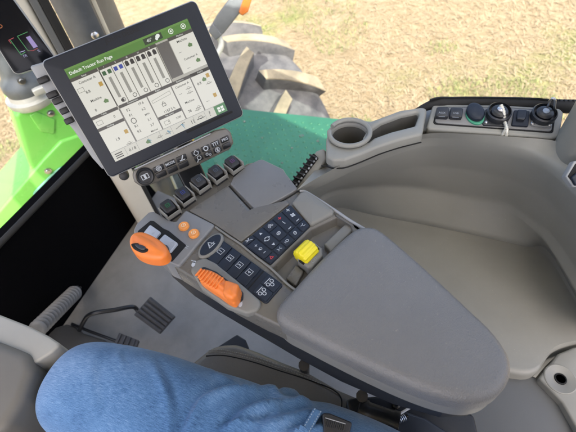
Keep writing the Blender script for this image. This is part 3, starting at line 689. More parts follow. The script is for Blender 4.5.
# lower rear trim pieces by the arm rest tip
RT = thing('rear_trim', 'pale grey trim panel with round bolt hole at the bottom right', 'panel', at(575, 400, .3))
fr_ = level(.419)
slab('trim_panel', fr_, rnd(fr_.pxs([(538.5, 378), (558.5, 353.5), (574, 347), (610, 342), (640, 470), (590, 470), (578, 430), (562, 402)]), .006), -.06, 0, M['tub'], RT, r=.004)
hc = fr_.px(560.5, 379)
lathe('bolt_boss', fr_.p(hc, 0), (0, 0, 1), [(.0250, -.002), (.0240, .0010), (.0225, .0014), (.0215, .0008), (.0100, .0006), (.0092, .0)], M['tub'], RT, 40)
bm = bmesh.new(); lathe_bm(bm, fr_.p(hc, .001), (0, 0, 1), [(.0090, -.012), (.0090, .0006), (.0072, .0010), (.0066, -.004)], 28); from_bm('bolt_hole', bm, M['blackgap'], RT, 40)
RS = thing('rear_side_cover', 'darker grey flat cover under the tip of the arm rest pad', 'cover', at(520, 410, .3))
fr2 = level(.403)
slab('cover_panel', fr2, rnd(fr2.pxs([(455, 380), (506, 374.8), (535, 376.3), (559, 403), (575, 431), (590, 475), (430, 475), (430, 410)]), .006), -.05, 0, mat('dark grey cover plastic', (.115, .12, .122), .55, .3, 1000, .05, 9, dist=.0003), RS, r=.003)

# ================================================================ ARM REST CONSOLE
ZC = .68; fc = level(ZC)
AC = thing('armrest_console', 'taupe tractor arm rest console with keypads, orange levers and grey pad', 'armrest', at(300, 280, .55))
outl = rnd(fc.pxs([(168, 222), (190, 199), (230, 172), (247, 163), (261, 160), (284, 171), (288, 178), (299, 190.5), (313, 198.5), (348, 221), (370, 234), (396, 262), (390, 368), (340, 352), (290, 331), (262, 318), (235, 304), (200, 283), (176, 268), (160, 250)]), .004)
trough = rnd(fc.pxs([(272, 267.5), (311, 229.5), (337, 217), (349, 222.5), (354, 233), (299, 291), (287.5, 284)]), .003)
wells('console_body', outl, [(trough, .014, .002)], fc, .05, M['console'], AC, lip=.004, skirt=.034)
slab('underside', fc, inset(ccw(rnd(fc.pxs([(150, 246), (190, 205), (250, 170), (290, 190), (345, 225), (470, 320), (500, 362), (490, 398), (455, 400), (400, 385), (340, 360), (290, 334), (262, 318), (235, 303), (200, 283), (176, 268)]), .006)), .004), -.085, -.0335, M['dark'], AC, r=.006)
# pad
padp = fc.pxs([(366, 231.5), (379, 234.5), (402, 253), (425, 273.5), (449, 296), (469, 315), (486, 331), (499, 347), (507, 362), (508, 377), (502, 391), (489, 402), (468, 406), (440, 401), (406, 389), (370, 373), (333, 355), (302, 339), (285, 330), (277.5, 321), (280, 309), (297, 290), (318, 267), (342, 244), (355, 234)])
padp = cat(padp, 5)
slab('pad_rim', fc.up(-.012), inset(ccw(padp), .0012), -.028, -.001, M['padside'], AC, r=.006, seg=5)
slab('arm_pad', fc, padp, -.013, .017, M['pad'], AC, r=.0135, seg=7, dome=.0035)
# lever box
bo = fc.pxs([(133.5, 233.5), (138, 225), (150, 213.5), (154.5, 213.2), (172, 222.5), (176.5, 223.5), (186.5, 211.5), (215.5, 226.5), (180, 268), (165, 262)])
slab('lever_box', fc, rnd(bo, [.012, .006, .006, .004, .003, .003, .003, .003, .004, .02]), -.038, .005, M['satin'], AC, r=.003)
fb = fc.up(.005)
slab('lever_gate', fb, rnd(fb.pxs([(137.5, 231.5), (150.5, 220.8), (154, 221.2), (163.5, 228.6), (169, 231), (186.5, 245.5), (172, 262), (150, 250)]), .002), -.004, .0006, M['blackgap'], AC, r=.0004)
fg = fb.up(.0006)
for q, ic in (([(151, 226), (161.5, 233.5), (154.5, 241.5), (144.5, 234)], 0), ([(165.5, 235.5), (178.5, 244.5), (171, 253.5), (157.5, 244)], 1)):
    k = slab('gate_key', fg, rnd(fg.pxs(q), .002), -.001, .004, mat('pale grey key', (.42, .45, .50), .4), AC, r=.0012)
    f4 = fg.up(.004); mk = Marks(f4); c = mid(f4.pxs(q))
    if ic: mk.ring((c[0] + .004, c[1] - .004), .0042, .0042, .0011); mk.line([(c[0] + .004, c[1] - .006), (c[0] + .004, c[1] - .002)], .001); mk.line([(c[0] - .008, c[1] + .006), (c[0] - .008, c[1])], .001); mk.line([(c[0] - .010, c[1] + .003), (c[0] - .006, c[1] + .003)], .001)
    else: mk.line([(c[0] - .004, c[1]), (c[0] + .004, c[1] + .001)], .001); mk.line([(c[0], c[1] - .004), (c[0], c[1] + .004)], .001)
    mk.build('print', M['white'], k)
mk = Marks(fb); mk.text('N', fb.px(187, 247.2), .0065, (.8, .35)); mk.build('print', M['white'], AC)
for q in ((184.2, 227), (194.2, 234.4)):
    c = fb.px(*q); fb_ = lathe('push_button', fb.p(c, -.001), (0, 0, 1), [(.0078, 0), (.0078, .004), (.0066, .0055), (.0058, .0052)], M['amber'], AC, 30)
    mk = Marks(fb.up(.0043)); mk.ring(c, .0034, .0034, .0009); mk.line([(c[0] - .002, c[1] - .002), (c[0] + .002, c[1] + .002)], .0009); mk.line([(c[0] - .003, c[1] + .001), (c[0] + .001, c[1] + .003)], .0008); mk.build('print', mat('pale orange ink', (.95, .72, .45), .5), fb_)
# orange drive lever
fk = level(.718)
kp = cat(fk.pxs([(130.8, 244), (132.5, 238.5), (137.5, 235), (145, 234.5), (153, 237.5), (161.5, 242.5), (167.5, 248.5), (169.5, 254.5), (167, 259), (161.5, 261.6), (154, 261.8), (145, 260), (137, 256), (132.5, 250.5)]), 5)
kn = slab('drive_lever', fk, kp, -.009, .010, M['orange'], AC, r=.0085, seg=8, dome=.0035, smooth=70)
ki = cat(fk.pxs([(134.5, 248.8), (140, 247.8), (148, 249.2), (152, 252.6), (150, 256), (145, 256.8), (139, 254.4), (135.3, 251.5)]), 5)
slab('trigger_recess', fk.up(.010), ki, -.012, .0016, M['blackgap'], kn, r=.0014)
slab('trigger', fk.up(.010), cat(fk.pxs([(138, 250.2), (144, 250), (149, 252.3), (148, 255), (143, 254.6)]), 5), -.006, .0036, mat('black trigger', (.03, .033, .04), .25), kn, r=.002)
tube('stem', [at(160, 252, .722), at(164, 250, .684)], .008, M['dark'], kn)
# spring toggles
TI = [((170.5, 211.3), (.02, .35, .12)), ((185.3, 198.5), (.05, .10, .55)), ((201, 186), (.20, .24, .30)), ((217.6, 176.5), (.16, .20, .27)), ((234, 167.2), (.30, .10, .36))]
rowd = (at(234, 167.2, ZC) - at(170.5, 211.3, ZC)).normalized(); rowd.z = 0
for k, (q, ic) in enumerate(TI):
    o_ = at(*q, ZC + .006); f = Fr(o_, rowd, V((0, 0, 1))); f.x.normalize()
    tg = slab('toggle_switch', f, rnd([(-.0115, -.012), (.0115, -.012), (.0115, .013), (-.0115, .013)], .002), -.03, -.001, M['dark'], AC, r=.001)
    for sx in (-1, 1):
        box('guard', f.p((sx * .0110, -.001), .004), f.x * .0010, f.y * .0122, f.n * (.0085 if sx > 0 else .006), M['trim'], tg, .0008)
    f2 = Fr(f.p((0, .002), .007), f.x, f.n - f.y * .30)
    cap = slab('paddle', f2, rnd([(-.0094, -.0098), (.0094, -.0098), (.0088, .0112), (-.0088, .0112)], .0035), -.006, .006, M['dark'], tg, r=.0028, dome=.0008)
    box('front_lip', f.p((0, -.0122), .002), f.x * .0115, f.y * .0009, f.n * .0035, M['trim'], tg, .0006)
    mk = Marks(f2.up(.0071)); mk.line([(-.0028, -.0025), (.0028, -.0025), (.0028, .0028), (-.0028, .0028), (-.0028, -.0025)], .0008); mk.line([(-.0014, 0), (.0014, 0)], .0009); mk.build('print', mat('toggle ink', tuple(c * .4 for c in ic), .5), cap)
# lid and covers
ld = rnd(fc.pxs([(230.5, 185.5), (234, 178.5), (247, 167), (261.5, 160.3), (283.5, 170.8), (286, 175), (298, 190.3), (285, 198), (261, 211), (255, 210.5)]), [.003, .004, .004, .008, .004, .004, .003, .003, .008, .006])
slab('storage_lid', fc, ld, -.004, .0040, mat('grey lid plastic', (.158, .157, .153), .30, .2, 1200, .05, 20, dist=.0003), AC, r=.0020)
tube('lid_seam', [tuple(fc.p(p, .0007)) for p in cat(fc.pxs([(229.5, 186.5), (241, 199), (254, 212), (261, 212.6), (286, 199), (299, 191)]), 4, False)], .0009, M['blackgap'], AC, 6)
slab('centre_cover', fc, rnd(fc.pxs([(188.5, 211.5), (228, 186.5), (252.5, 213.5), (261, 214.3), (286, 200.8), (290, 204.5), (241.5, 243), (216, 226)]), .003), -.004, .0032, M['console'], AC, r=.0018, dome=.0012)
ec = fc.pxs([(292, 204.5), (300, 194.5), (306, 192.5), (316, 198), (334, 212), (333, 216), (311, 227.5)])
slab('end_cap', fc, rnd(ec, .004), -.004, .006, M['trim'], AC, r=.005, seg=5, dome=.002)
tube('edge_highlight', cat([tuple(at(a, b, ZC + .001)) for a, b in [(300, 191), (306, 192), (320, 200.5), (336, 211), (350, 220.5), (366, 230)]], 5, False), .0022, M['edge'], AC, 8)  # highlight along the right edge, put into a paler tube
tube('panel_seam', cat([tuple(at(a, b, ZC + .002)) for a, b in [(215.5, 227), (228, 236), (241, 244.5), (256, 257), (271, 268.5), (288, 284.5), (299, 292)]], 5, False), .0016, M['trim'], AC, 8)
# slate keypad with the gear keys
f1 = fc.up(.0); Q1 = f1.pxs([(222.5, 240.5), (283.5, 285.5), (266.5, 305), (205.5, 259.5)])
KP = slab('gear_keypad', f1, rnd(Q1, .004), -.003, .0022, M['navy'], AC, r=.001)
fk1 = f1.up(.0022)
keys = [(.035, .185), (.195, .345), (.355, .505), (.515, .665)]
for i, (a, b) in enumerate(keys):
    kq = cell(Q1, a, .05, b, .95); k = slab('number_key', fk1, rnd(kq, .002), -.001, .0013, M['navy2'], KP, r=.0008)
    mk = Marks(fk1.up(.0013)); c = bil(Q1, (a + b) / 2 - .005, .42); h_ = .0040
    mk.line([(c[0] - h_, c[1] - h_), (c[0] + h_, c[1] - h_), (c[0] + h_, c[1] + h_), (c[0] - h_, c[1] + h_), (c[0] - h_, c[1] - h_)], .0007); mk.text(str(i + 1), c, .0066, (1, 0), bold=.00012); mk.build('print', M['white'], k)
    slab('key_ridge', fk1, rnd(cell(Q1, b - .006, .05, b + .006, .5), .0006), 0, .0028, M['navy2'], KP, r=.0006)
for (t0, t1) in ((.05, .49), (.51, .95)):
    kq = cell(Q1, .78, t0, .98, t1); k = slab('double_key', fk1, rnd(kq, .002), -.001, .0013, M['navy2'], KP, r=.0008)
    mk = Marks(fk1.up(.0013)); c = mid(kq)
    for dx, dy in ((-.0035, .0015), (.0035, .0015), (0, -.0028)): mk.ring((c[0] + dx, c[1] + dy), .0026, .0030, .0010, 0, 10)
    mk.line([(c[0] - .005, c[1] + .006), (c[0] + .005, c[1] + .006)], .001); mk.build('print', M['white'], k)
slab('key_groove', fk1, rnd(cell(Q1, .70, .03, .715, .97), .0004), 0, .0004, M['blackgap'], KP, r=.0002)
oc = fc.px(211.5, 247.2); od = V(fc.px(220, 238)) - V(fc.px(203, 257)); orot = math.atan2(od.y, od.x)
ov = slab('oval_bezel', fc, ell(oc, .0235, .0130, orot, 44), -.002, .0058, M['trim'], AC, r=.003)
slab('oval_key', fc, ell(oc, .0200, .0098, orot, 44), 0, .0066, M['navy'], ov, r=.0015)
mk = Marks(fc.up(.0067)); mk.line([(oc[0] - .005, oc[1] - .004), (oc[0], oc[1] + .005), (oc[0] + .005, oc[1] - .004), (oc[0] - .005, oc[1] - .004)], .0011); mk.line([(oc[0] + .001, oc[1] - .001), (oc[0] + .006, oc[1] - .001)], .0011); mk.text('A', (oc[0] - .0015, oc[1] - .001), .005); mk.build('print', M['white'], ov)
# orange hand throttle in its slot
z3 = lambda pts: [(a / 3.2 + 180, b / 3.2 + 180) for a, b in pts]
slot = slab('throttle_surround', fc, rnd(fc.pxs(z3([(34, 292), (50, 262), (80, 252), (115, 268), (190, 330), (262, 392), (255, 420), (215, 432), (150, 408), (70, 350)])), .010), -.006, .0045, M['trim'], AC, r=.0038, seg=5)
slab('throttle_slot', fc.up(.0045), rnd(fc.pxs(z3([(58, 300), (76, 282), (120, 300), (205, 365), (205, 395), (175, 405), (110, 370), (64, 330)])), .006), -.003, .0005, M['dark'], slot, r=.0003)
fo = level(.697)
tl = cat(fo.pxs(z3([(51, 297), (58, 285), (76, 281), (104, 287), (132, 303), (152, 322), (160, 333), (178, 337), (195, 343), (193, 362), (188, 380), (174, 396), (152, 389), (120, 366), (88, 345), (60, 322)])), 4)
bm = bmesh.new(); slab_bm(bm, fo, inset(ccw(tl), .0012), -.012, .003, .007, 6, .0015)
a_, b_ = V(fo.px(*z3([(62, 300)])[0])), V(fo.px(*z3([(132, 338)])[0])); dd = (b_ - a_); d1 = dd.normalized(); d2 = V((-d1.y, d1.x))
for i in range(8):
    c = a_ + dd * (i / 7.6); box_bm(bm, fo.p(tuple(c), .0036), fo.x * d1.x * .0013 + fo.y * d1.y * .0013, (fo.x * d2.x + fo.y * d2.y) * (.0062 + .0010 * min(i, 3)), fo.n * .0016, .0012)
slab_bm(bm, fo, rnd(fo.pxs(z3([(150, 330), (165, 335), (194, 345), (187, 379), (173, 394), (152, 386), (140, 372)])), .005), -.01, .012, .006, 5, .001)
from_bm('throttle_lever', bm, M['orange'], AC, 60)
mk = Marks(fc.up(.0046)); r_ = .0032
c = fc.px(*z3([(46, 276)])[0]); mk.disc(c, .0040, .0026, .6); mk.disc((c[0] + .0036, c[1] + .002), .0018); mk.line([(c[0] + .004, c[1] + .003), (c[0] + .0025, c[1] + .007)], .001)
c = fc.px(*z3([(196, 403)])[0]); mk.disc(c, .0042, .0024, .6); mk.disc((c[0] + .004, c[1] + .0024), .0015)
mk.build('print', M['white'], slot)
# climate and radio keypad
Q2 = fc.pxs([(242, 244.5), (290.5, 206), (310.2, 227), (270.6, 265.5)])
K2 = slab('climate_keypad', fc, rnd(Q2, .002), -.003, .0030, M['navy'], AC, r=.001)
f2 = fc.up(.0030)
def plus(mk, c, s=.0026): mk.line([(c[0] - s, c[1]), (c[0] + s, c[1])], .0012); mk.line([(c[0], c[1] - s), (c[0], c[1] + s)], .0012)
def minus(mk, c, s=.0024): mk.line([(c[0] - s, c[1]), (c[0] + s, c[1])], .0012)
cols = [(0, [(0, .17), (.17, .80), (.80, 1)]), (1, [(0, .76), (.76, 1)]), (2, [(0, .30), (.30, .72), (.72, 1)]), (3, [(0, .70), (.70, 1)]), (4, [(0, .70), (.70, 1)])]
for ci, rws in cols:
    for ri, (t0, t1) in enumerate(rws):
        s0, s1 = ci * .2 + .012, ci * .2 + .188
        kq = cell(Q2, s0, t0 + .015, s1, t1 - .015); k = slab('key', f2, rnd(kq, .0015), -.001, .0014, M['navy2'], K2, r=.0007)
        mk = Marks(f2.up(.0014)); c = mid(kq); ink = M['white']; P = lambda t: bil(Q2, (s0 + s1) / 2, t)
        if ci == 0 and ri == 0: mk.line([(c[0] - .004, c[1]), (c[0] - .001, c[1]), (c[0] + .002, c[1] + .003)], .0012); mk.line([(c[0] - .004, c[1] + .003), (c[0] + .004, c[1] - .003)], .0010)
        elif ci == 0 and ri == 1:
            plus(mk, P(.30)); minus(mk, P(.72)); c = P(.51); mk.poly([(c[0] - .003, c[1] - .0015), (c[0], c[1] - .003), (c[0], c[1] + .003), (c[0] - .003, c[1] + .0015)]); mk.ring(c, .0038, .0038, .0009, 0, 16, .8, 1); mk.ring(c, .0038, .0038, .0009, 0, 16, 0, .2)
        elif ci == 0: mk.line([(c[0] - .0036, c[1] - .002), (c[0], c[1] + .0036), (c[0] + .0036, c[1] - .002), (c[0] - .0036, c[1] - .002)], .0012); ink = M['redink']
        elif ci == 1 and ri == 0:
            for t, sg in ((.16, 1), (.66, -1)):
                c = P(t); mk.poly([(c[0] - .0025, c[1] - .0015 * sg), (c[0] + .0025, c[1] - .0015 * sg), (c[0], c[1] + .0026 * sg)])
            c = P(.41); mk.ring(c, .0042, .0036, .0012, 0, 16, 0, .38); mk.ring(c, .0042, .0036, .0012, 0, 16, .5, .88); mk.disc((c[0] + .004, c[1]), .0013); mk.disc((c[0] - .004, c[1]), .0013)
        elif ci == 1: mk.line([(c[0] - .004, c[1] - .0025), (c[0] - .001, c[1]), (c[0] - .004, c[1] + .0025)], .0011); mk.line([(c[0] + .004, c[1] - .0025), (c[0] + .001, c[1]), (c[0] + .004, c[1] + .0025)], .0011)
        elif ci == 2 and ri == 0:
            for q in range(3): mk.ring((c[0] - .0028 + .0028 * q, c[1] + (.001 if q % 2 else -.001)), .0026, .0036, .0010, .5 * q, 10)
        elif ci == 2 and ri == 1: mk.ring(c, .0048, .0036, .0011, .3, 16); mk.line([(c[0] - .003, c[1] - .001), (c[0] + .003, c[1] + .001)], .0010); mk.line([(c[0] - .001, c[1] + .002), (c[0] + .001, c[1] - .002)], .001)
        elif ci == 2: mk.ring(c, .0036, .0030, .0012, 0, 12); mk.line([(c[0] - .0055, c[1] + .002), (c[0] - .0055, c[1] - .002)], .001)
        elif ci == 3 and ri == 0:
            c = P(.62); minus(mk, c); c = P(.4); mk.disc(c, .0010); mk.line([(c[0], c[1]), (c[0], c[1] + .005)], .0010)
            m2 = Marks(f2.up(.0014)); plus(m2, P(.16), .0022); m2.build('red_print', M['redink'], k)
        elif ci == 3: mk.ring(c, .0032, .0042, .0012, -.5, 12); mk.disc(c, .001)
        elif ci == 4 and ri == 0:
            plus(mk, P(.12)); minus(mk, P(.60)); c = P(.36); 
            for q in range(4): mk.disc((c[0] + .0022 * math.cos(q * 1.57 + .6), c[1] + .0022 * math.sin(q * 1.57 + .6)), .0018, .0013, q * 1.57)
        else: mk.line([(c[0] - .004, c[1] + .002), (c[0], c[1] + .002), (c[0], c[1] - .002), (c[0] + .004, c[1] - .002)], .0011); mk.disc((c[0] + .002, c[1] + .003), .0011)
        kc = f2.p(mid(kq), .0017)
        if ri or ci not in (0, 1, 3, 4): bmesh.ops.transform(mk.bm, matrix=Matrix.Translation(kc) @ Matrix.Scale(.74, 4) @ Matrix.Translation(-kc), verts=mk.bm.verts[:])
        mk.build('print', ink, k)
# a return arrow above the fourth column
mk = Marks(f2.up(.0032 - .0030 + .0013)); c = bil(Q2, .70, .02); mk.build('print', M['white'], K2) if False else mk.bm.free()
# trough: two flaps and the yellow engage wheel
zt = level(ZC - .014)
slab('trough_flap', zt, rnd(zt.pxs([(286.5, 281), (296, 267), (304, 274), (296.5, 289)]), .002), -.002, .0075, M['console'], AC, r=.002)
slab('trough_flap', zt, rnd(zt.pxs([(324, 247.5), (350, 222.8), (357, 229.5), (331, 256)]), .002), -.002, .0095, M['trim'], AC, r=.003, dome=.001)
fh = level(ZC - .004)
ho = fh.pxs([(296.8, 255.5), (300, 251), (310.5, 244), (314, 245), (322.5, 252), (323, 259), (312.5, 271), (308.5, 271.5), (298, 263)])
hd = slab('wheel_housing', fh, rnd(ho, .002), -.012, .009, M['trim'], AC, r=.003)
fy = level(ZC + .006); A_, B_ = at(301.5, 260.5, ZC + .006), at(314.5, 247.5, ZC + .006); ax = (B_ - A_); Ln = ax.length; ax.normalize()
bm = bmesh.new(); NN = 48
side = ax.cross(V((0, 0, 1)))
rows = []
cen = A_ + side * -.0035
for h, s in ((0, .82), (.0012, .97), (.002, 1), (Ln - .002, 1), (Ln - .0012, .97), (Ln, .82)):
    rows.append([cen + ax * h + (side * math.cos(2 * math.pi * k / NN) + V((0, 0, 1)) * math.sin(2 * math.pi * k / NN)) * (.0118 + (.0009 if k % 4 < 2 else -.0005)) * s for k in range(NN)])
loft_bm(bm, rows, True, True); from_bm('yellow_wheel', bm, M['yellow'], hd, 50)
for q in ((311.5, 262.5),): slab('wheel_pocket', fh.up(.009), rnd(fh.pxs([(299, 264.5), (317, 249.5), (320, 253), (304, 268)]), .001), -.002, .0005, M['blackgap'], hd, r=.0003)
mk = Marks(fh.up(.0091)); mk.text('OFF', fh.px(314.5, 263.5), .0066, (1, .1)); mk.build('print', M['greyink'], hd)

# mechanism under the pad
UM = thing('seat_mechanism', 'black brackets, cable and knob under the tip of the arm rest pad', 'bracket', at(410, 420, .4))
fm = level(.50)
slab('side_plate', fm, rnd(fm.pxs([(345, 398), (375, 396), (420, 402), (474, 414), (482, 450), (380, 460), (352, 430)]), .008), -.03, 0, M['dark'], UM, r=.004)
slab('lower_plate', fm, rnd(fm.pxs([(404, 412), (425, 419), (446, 432), (452, 460), (395, 460), (392, 425)]), .008), -.004, .008, mat('dark blue grey casting', (.035, .04, .05), .35), UM, r=.005)
kb = at(376, 419, .53); kx = (at(392, 423, .53) - at(364, 413, .53)).normalized()
lathe('hose_end', kb - kx * .026, kx, [(.010, 0), (.019, .002), (.0195, .012), (.018, .014), (.018, .046), (.0195, .048), (.0195, .055), (.014, .056), (.013, .030)], M['tube'], UM, 28)
sp0, sp1 = at(390, 423, .525), at(405, 417, .525); sx_ = (sp1 - sp0); L_ = sx_.length; sx_.normalize(); su = sx_.cross(V((0, 0, 1))); sv_ = sx_.cross(su)
tube('cable_spring', [tuple(sp0 + sx_ * L_ * k / 110 + (su * math.cos(k * .52) + sv_ * math.sin(k * .52)) * .0044) for k in range(111)], .0009, M['chrome'], UM, 6)
tube('cable_core', [tuple(sp0 - sx_ * .004), tuple(sp1 + sx_ * .004)], .003, M['tube'], UM)
tube('steel_rod', [at(398.5, 414.5, .53), at(413, 406, .53)], .0017, mat('bright rod', (.62, .64, .66), .45), UM, 8)
for q in ((396, 405), (426, 408.5), (439, 409.5)): lathe('bolt', at(*q, .50), (0, 0, 1), [(.006, 0), (.006, .004), (.0035, .005), (.003, .0035)], M['chrome'] if q[0] != 396 else M['tube'], UM, 14)
for a, b in ((304, 365), (362, 396)): tube('pivot_post', [at(a, b, .56), at(a + 1.5, b + 8, .34)], .008, M['dark'], UM, 10)

# ================================================================ MONITOR
PM = [far(41, 62, .784), far(195, 0, .794), far(244, 115, .797), far(110, 178, .7875)]
mx = ((PM[1] - PM[0]) + (PM[2] - PM[3])); my = (PM[0] - PM[3]) + (PM[1] - PM[2])
fm_n = mx.cross(my).normalized()
if fm_n.dot(CAM - PM[0]) < 0: fm_n = -fm_n
FMn = Fr((PM[0] + PM[1] + PM[2] + PM[3]) / 4, mx, fm_n)
MO = thing('touch_monitor', 'large tilted touch screen showing a green titled tractor run page', 'monitor', FMn.p((0, 0), -.03))
oq = FMn.pxs([(41, 62), (195, 0), (244, 115), (110, 178)])
slab('rear_housing', FMn, rnd(inset(ccw(oq), -.0017), .009), -.034, -.0035, M['edge'], MO, r=.003)
BZ = slab('bezel', FMn, rnd(oq, .008), -.012, .0, M['bezel'], MO, r=.0022, seg=4)
fbz = FMn.up(.0001)
# lettering moulded into the top bezel
mk = Marks(fbz, .0002); a_, b_ = V(FMn.px(102, 43)), V(FMn.px(142, 27.5)); mk.text('JOHN DEERE', tuple((a_ + b_) / 2), .0100, tuple(b_ - a_), bold=.00025); mk.build('bezel_lettering', mat('dark moulded lettering', (.002, .002, .003), .6), BZ)
slab('bezel_slot', fbz, rnd(FMn.pxs([(186, 131), (232, 110.5), (233, 112.5), (187, 133.5)]), .001), -.001, .0004, M['blackgap'], BZ, r=.0002)
# display
sq = FMn.pxs([(64, 69.5), (187.2, 18.6), (227.6, 110.6), (115.5, 161.8)])
SCR = slab('screen', FMn, sq, -.004, .0004, lit((.60, .58, .50), .45), MO, r=.0002)
fsq = FMn.up(.0004); sx_d = tuple(V(sq[1]) - V(sq[0])); HS = (V(sq[3]) - V(sq[0])).length
def sc(u, v): return bil(sq, u, v)
def sr(u0, v0, u1, v1): return [sc(u0, v0), sc(u1, v0), sc(u1, v1), sc(u0, v1)]
C_w, C_tile, C_dk, C_txt, C_grn = (.86, .85, .76), (.74, .73, .645), (.085, .08, .068), (.02, .02, .018), (.085, .25, .028)
def layer(name, rects, col, w, es=.55, par=None):
    mk = Marks(fsq, w)
    for r in rects: mk.poly(sr(*r))
    return mk.build(name, lit(col, es), par or SCR)
layer('title_bar', [(0, 0, 1, .098)], C_grn, .0002)
layer('title_highlight', [(0, 0, 1, .02)], (.13, .31, .05), .0003)
tiles = [(0, .132, .213, .50), (0, .533, .213, .625), (0, .66, .213, .895), (.225, .533, .445, .895), (.455, .533, .652, .765), (.455, .80, .652, .895), (.662, .533, .822, .895), (.832, .533, 1, .895), (.795, .132, 1, .47)]
scv = [(.222 + .0925 * k, .132, .222 + .0925 * k + .086, .50) for k in range(5)]
for t in tiles: layer('info_tile', [t], C_w, .0002)
for t in scv: layer('valve_tile', [t], C_w, .0002)
layer('idle_tile', [(.69, .115, .79, .47)], (.13, .122, .11), .0002, .5)
heads = [(0, .098, .213, .13), (0, .50, .213, .531), (0, .628, .213, .658), (.222, .50, .66, .531), (.66, .50, 1, .531), (.455, .767, .652, .798), (.79, .098, 1, .13), (.219, .098, .69, .13), (.832, .498, 1, .531)] + [(.219 + .0925 * k, .13, .2225 + .0925 * k, .50) for k in range(6)] + [(.213, .13, .220, .50)]
layer('tile_headers', heads, (.06, .055, .045), .0003, .5)
for t in [(.445, .533, .455, .895), (.652, .533, .662, .895), (.822, .533, .832, .895), (.213, .533, .225, .895)]: layer('tile_gap', [t], (.22, .21, .19), .0003, .5)
layer('bottom_bar', [(0, .90, .90, 1)], C_tile, .0002)
layer('bar_dividers', [(.11 + .1 * k, .905, .113 + .1 * k, .995) for k in range(8)] + [(0, .895, .9, .90)], (.42, .42, .40), .0003, .5)
layer('menu_tile', [(.90, .90, 1, 1)], (.06, .24, .07), .0003)
mk = Marks(fsq, .0006); mk.ink = lit((.92, .95, .88), .6)
for u, v in ((.925, .925), (.955, .925), (.925, .955), (.955, .955)): mk.poly(sr(u, v, u + .024, v + .024))
def T(mk, s, u, v, h, al='CENTER', b=0):
    m2 = Marks(fsq, mk.w); m2.text(s, sc(u, v), h * HS * .86, sx_d, al, b); m2.build('caption', mk.ink, SCR)
T(mk, 'Default Tractor Run Page', .018, .055, .050, 'LEFT', .00012)
for s, u, v in (('Setup', .105, .114), ('I', .262, .114), ('II', .355, .114), ('III', .448, .114), ('IV', .54, .114), ('V', .632, .114), ('Machine', .89, .114), ('Totals', .10, .515), ('Heading', .10, .643), ('Transmission', .335, .515), ('Engine', .55, .515), ('Guidance', .74, .515), ('Field A', .92, .515), ('Fan Speed', .55, .783)): T(mk, s, u, v, .026)
for u in (.84, .945): mk.ring(sc(u, .05), .0042, .0042, .0011, 0, 18); mk.disc(sc(u, .05), .0016)
mk.build('white_writing', lit((.92, .95, .88), .6), SCR)
layer('status_pill', [(.615, .02, .765, .08)], (.015, .05, .012), .0004, .4)
mk = Marks(fsq, .0007); mk.ink = lit((.9, .95, .9), .6); T(mk, '40°', .66, .052, .05); c = sc(.73, .045); mk.disc(c, .0042, .003, .5); mk.disc((c[0] - .003, c[1] - .003), .0022); mk.build('status_print', lit((.9, .95, .9), .6), SCR)
mk = Marks(fsq, .0006); mk.ink = lit(C_txt, .5)
for s, u, v, h in (('Customer A', .11, .165, .040), ('8.8', .075, .268, .044), ('Machine', .10, .36, .040), ('0', .06, .455, .044), ('0', .16, .58, .042), ('1.9', .10, .80, .046),
                   ('F2', .275, .577, .044), ('F1', .275, .635, .044), ('R1', .275, .755, .044), ('R2', .275, .815, .044), ('19.6', .385, .567, .042), ('6.2', .385, .627, .042), ('MPH', .392, .69, .030), ('3.1', .39, .748, .042), ('3.7', .39, .808, .042), ('Manual', .385, .868, .032),
                   ('1157.5 h', .565, .742, .044), ('2100', .605, .85, .034), ('Customer A', .742, .565, .036), ('—', .70, .64, .04), ('Machine', .742, .745, .038), ('78', .71, .84, .046), ('8.8', .875, .62, .044), ('—', .88, .82, .04),
                   ('Machine', .89, .165, .040), ('—', .84, .265, .04), ('Customer A', .90, .345, .036), ('—', .85, .435, .04), ('0 / 8', .165, .952, .05), ('?', .852, .952, .082), ('*', .52, .855, .05)): T(mk, s, u, v, h, 'CENTER', .00006)
mk.ring(sc(.275, .695), .0046, .0050, .0011, 0, 16)
for k in range(3): mk.poly(sr(.022, .925 + .022 * k, .082, .935 + .022 * k))
c = sc(.545, .665); mk.line([(c[0] - .003, c[1] - .003), (c[0] + .003, c[1] - .003), (c[0] + .003, c[1] + .001), (c[0] - .003, c[1] + .001), (c[0] - .003, c[1] - .003)], .0008); mk.ring((c[0], c[1] + .001), .0022, .0036, .0008, 0, 16, 0, .5)
for k in range(5):
    u = .265 + .0925 * k; mk.ring(sc(u + .018, .465), .0035, .0035, .0009, 0, 14); 
mk.disc(sc(.275, .467), .0028)
c = sc(.695, .952); mk.line([(c[0] - .002, c[1] + .003), (c[0] - .002, c[1] - .003)], .0009); mk.line([(c[0] + .002, c[1] + .003), (c[0] + .002, c[1] - .003)], .0009)
for k in range(4): mk.line([sc(.545 + .022 * k, .95 - .008 * k), sc(.565 + .022 * k, .945 - .008 * k)], .0008)
mk.line([sc(.735, .955), sc(.80, .955)], .0010); mk.ring(sc(.768, .945), .0042, .0028, .0008, 0, 14)
mk.build('dark_writing', lit(C_txt, .5), SCR)
GI = lit((.36, .355, .31), .5)
for k in range(5):
    u = .222 + .0925 * k; mk = Marks(fsq, .0006); mk.poly(sr(u + .034, .22, u + .056, .43)); mk.build('slider', GI, SCR)
mk = Marks(fsq, .0006); mk.line([sc(.47, .59), sc(.63, .565), sc(.63, .60), sc(.47, .615), sc(.47, .59)], .0006); mk.build('level_graph', GI, SCR)
for u, v in ((.04, .58), (.505, .85), (.035, .23)): mk = Marks(fsq, .0006); mk.line([sc(u - .022, v - .02), sc(u + .022, v - .02), sc(u + .022, v + .02), sc(u - .022, v + .02), sc(u - .022, v - .02)], .0007); mk.build('tile_icon', GI, SCR)
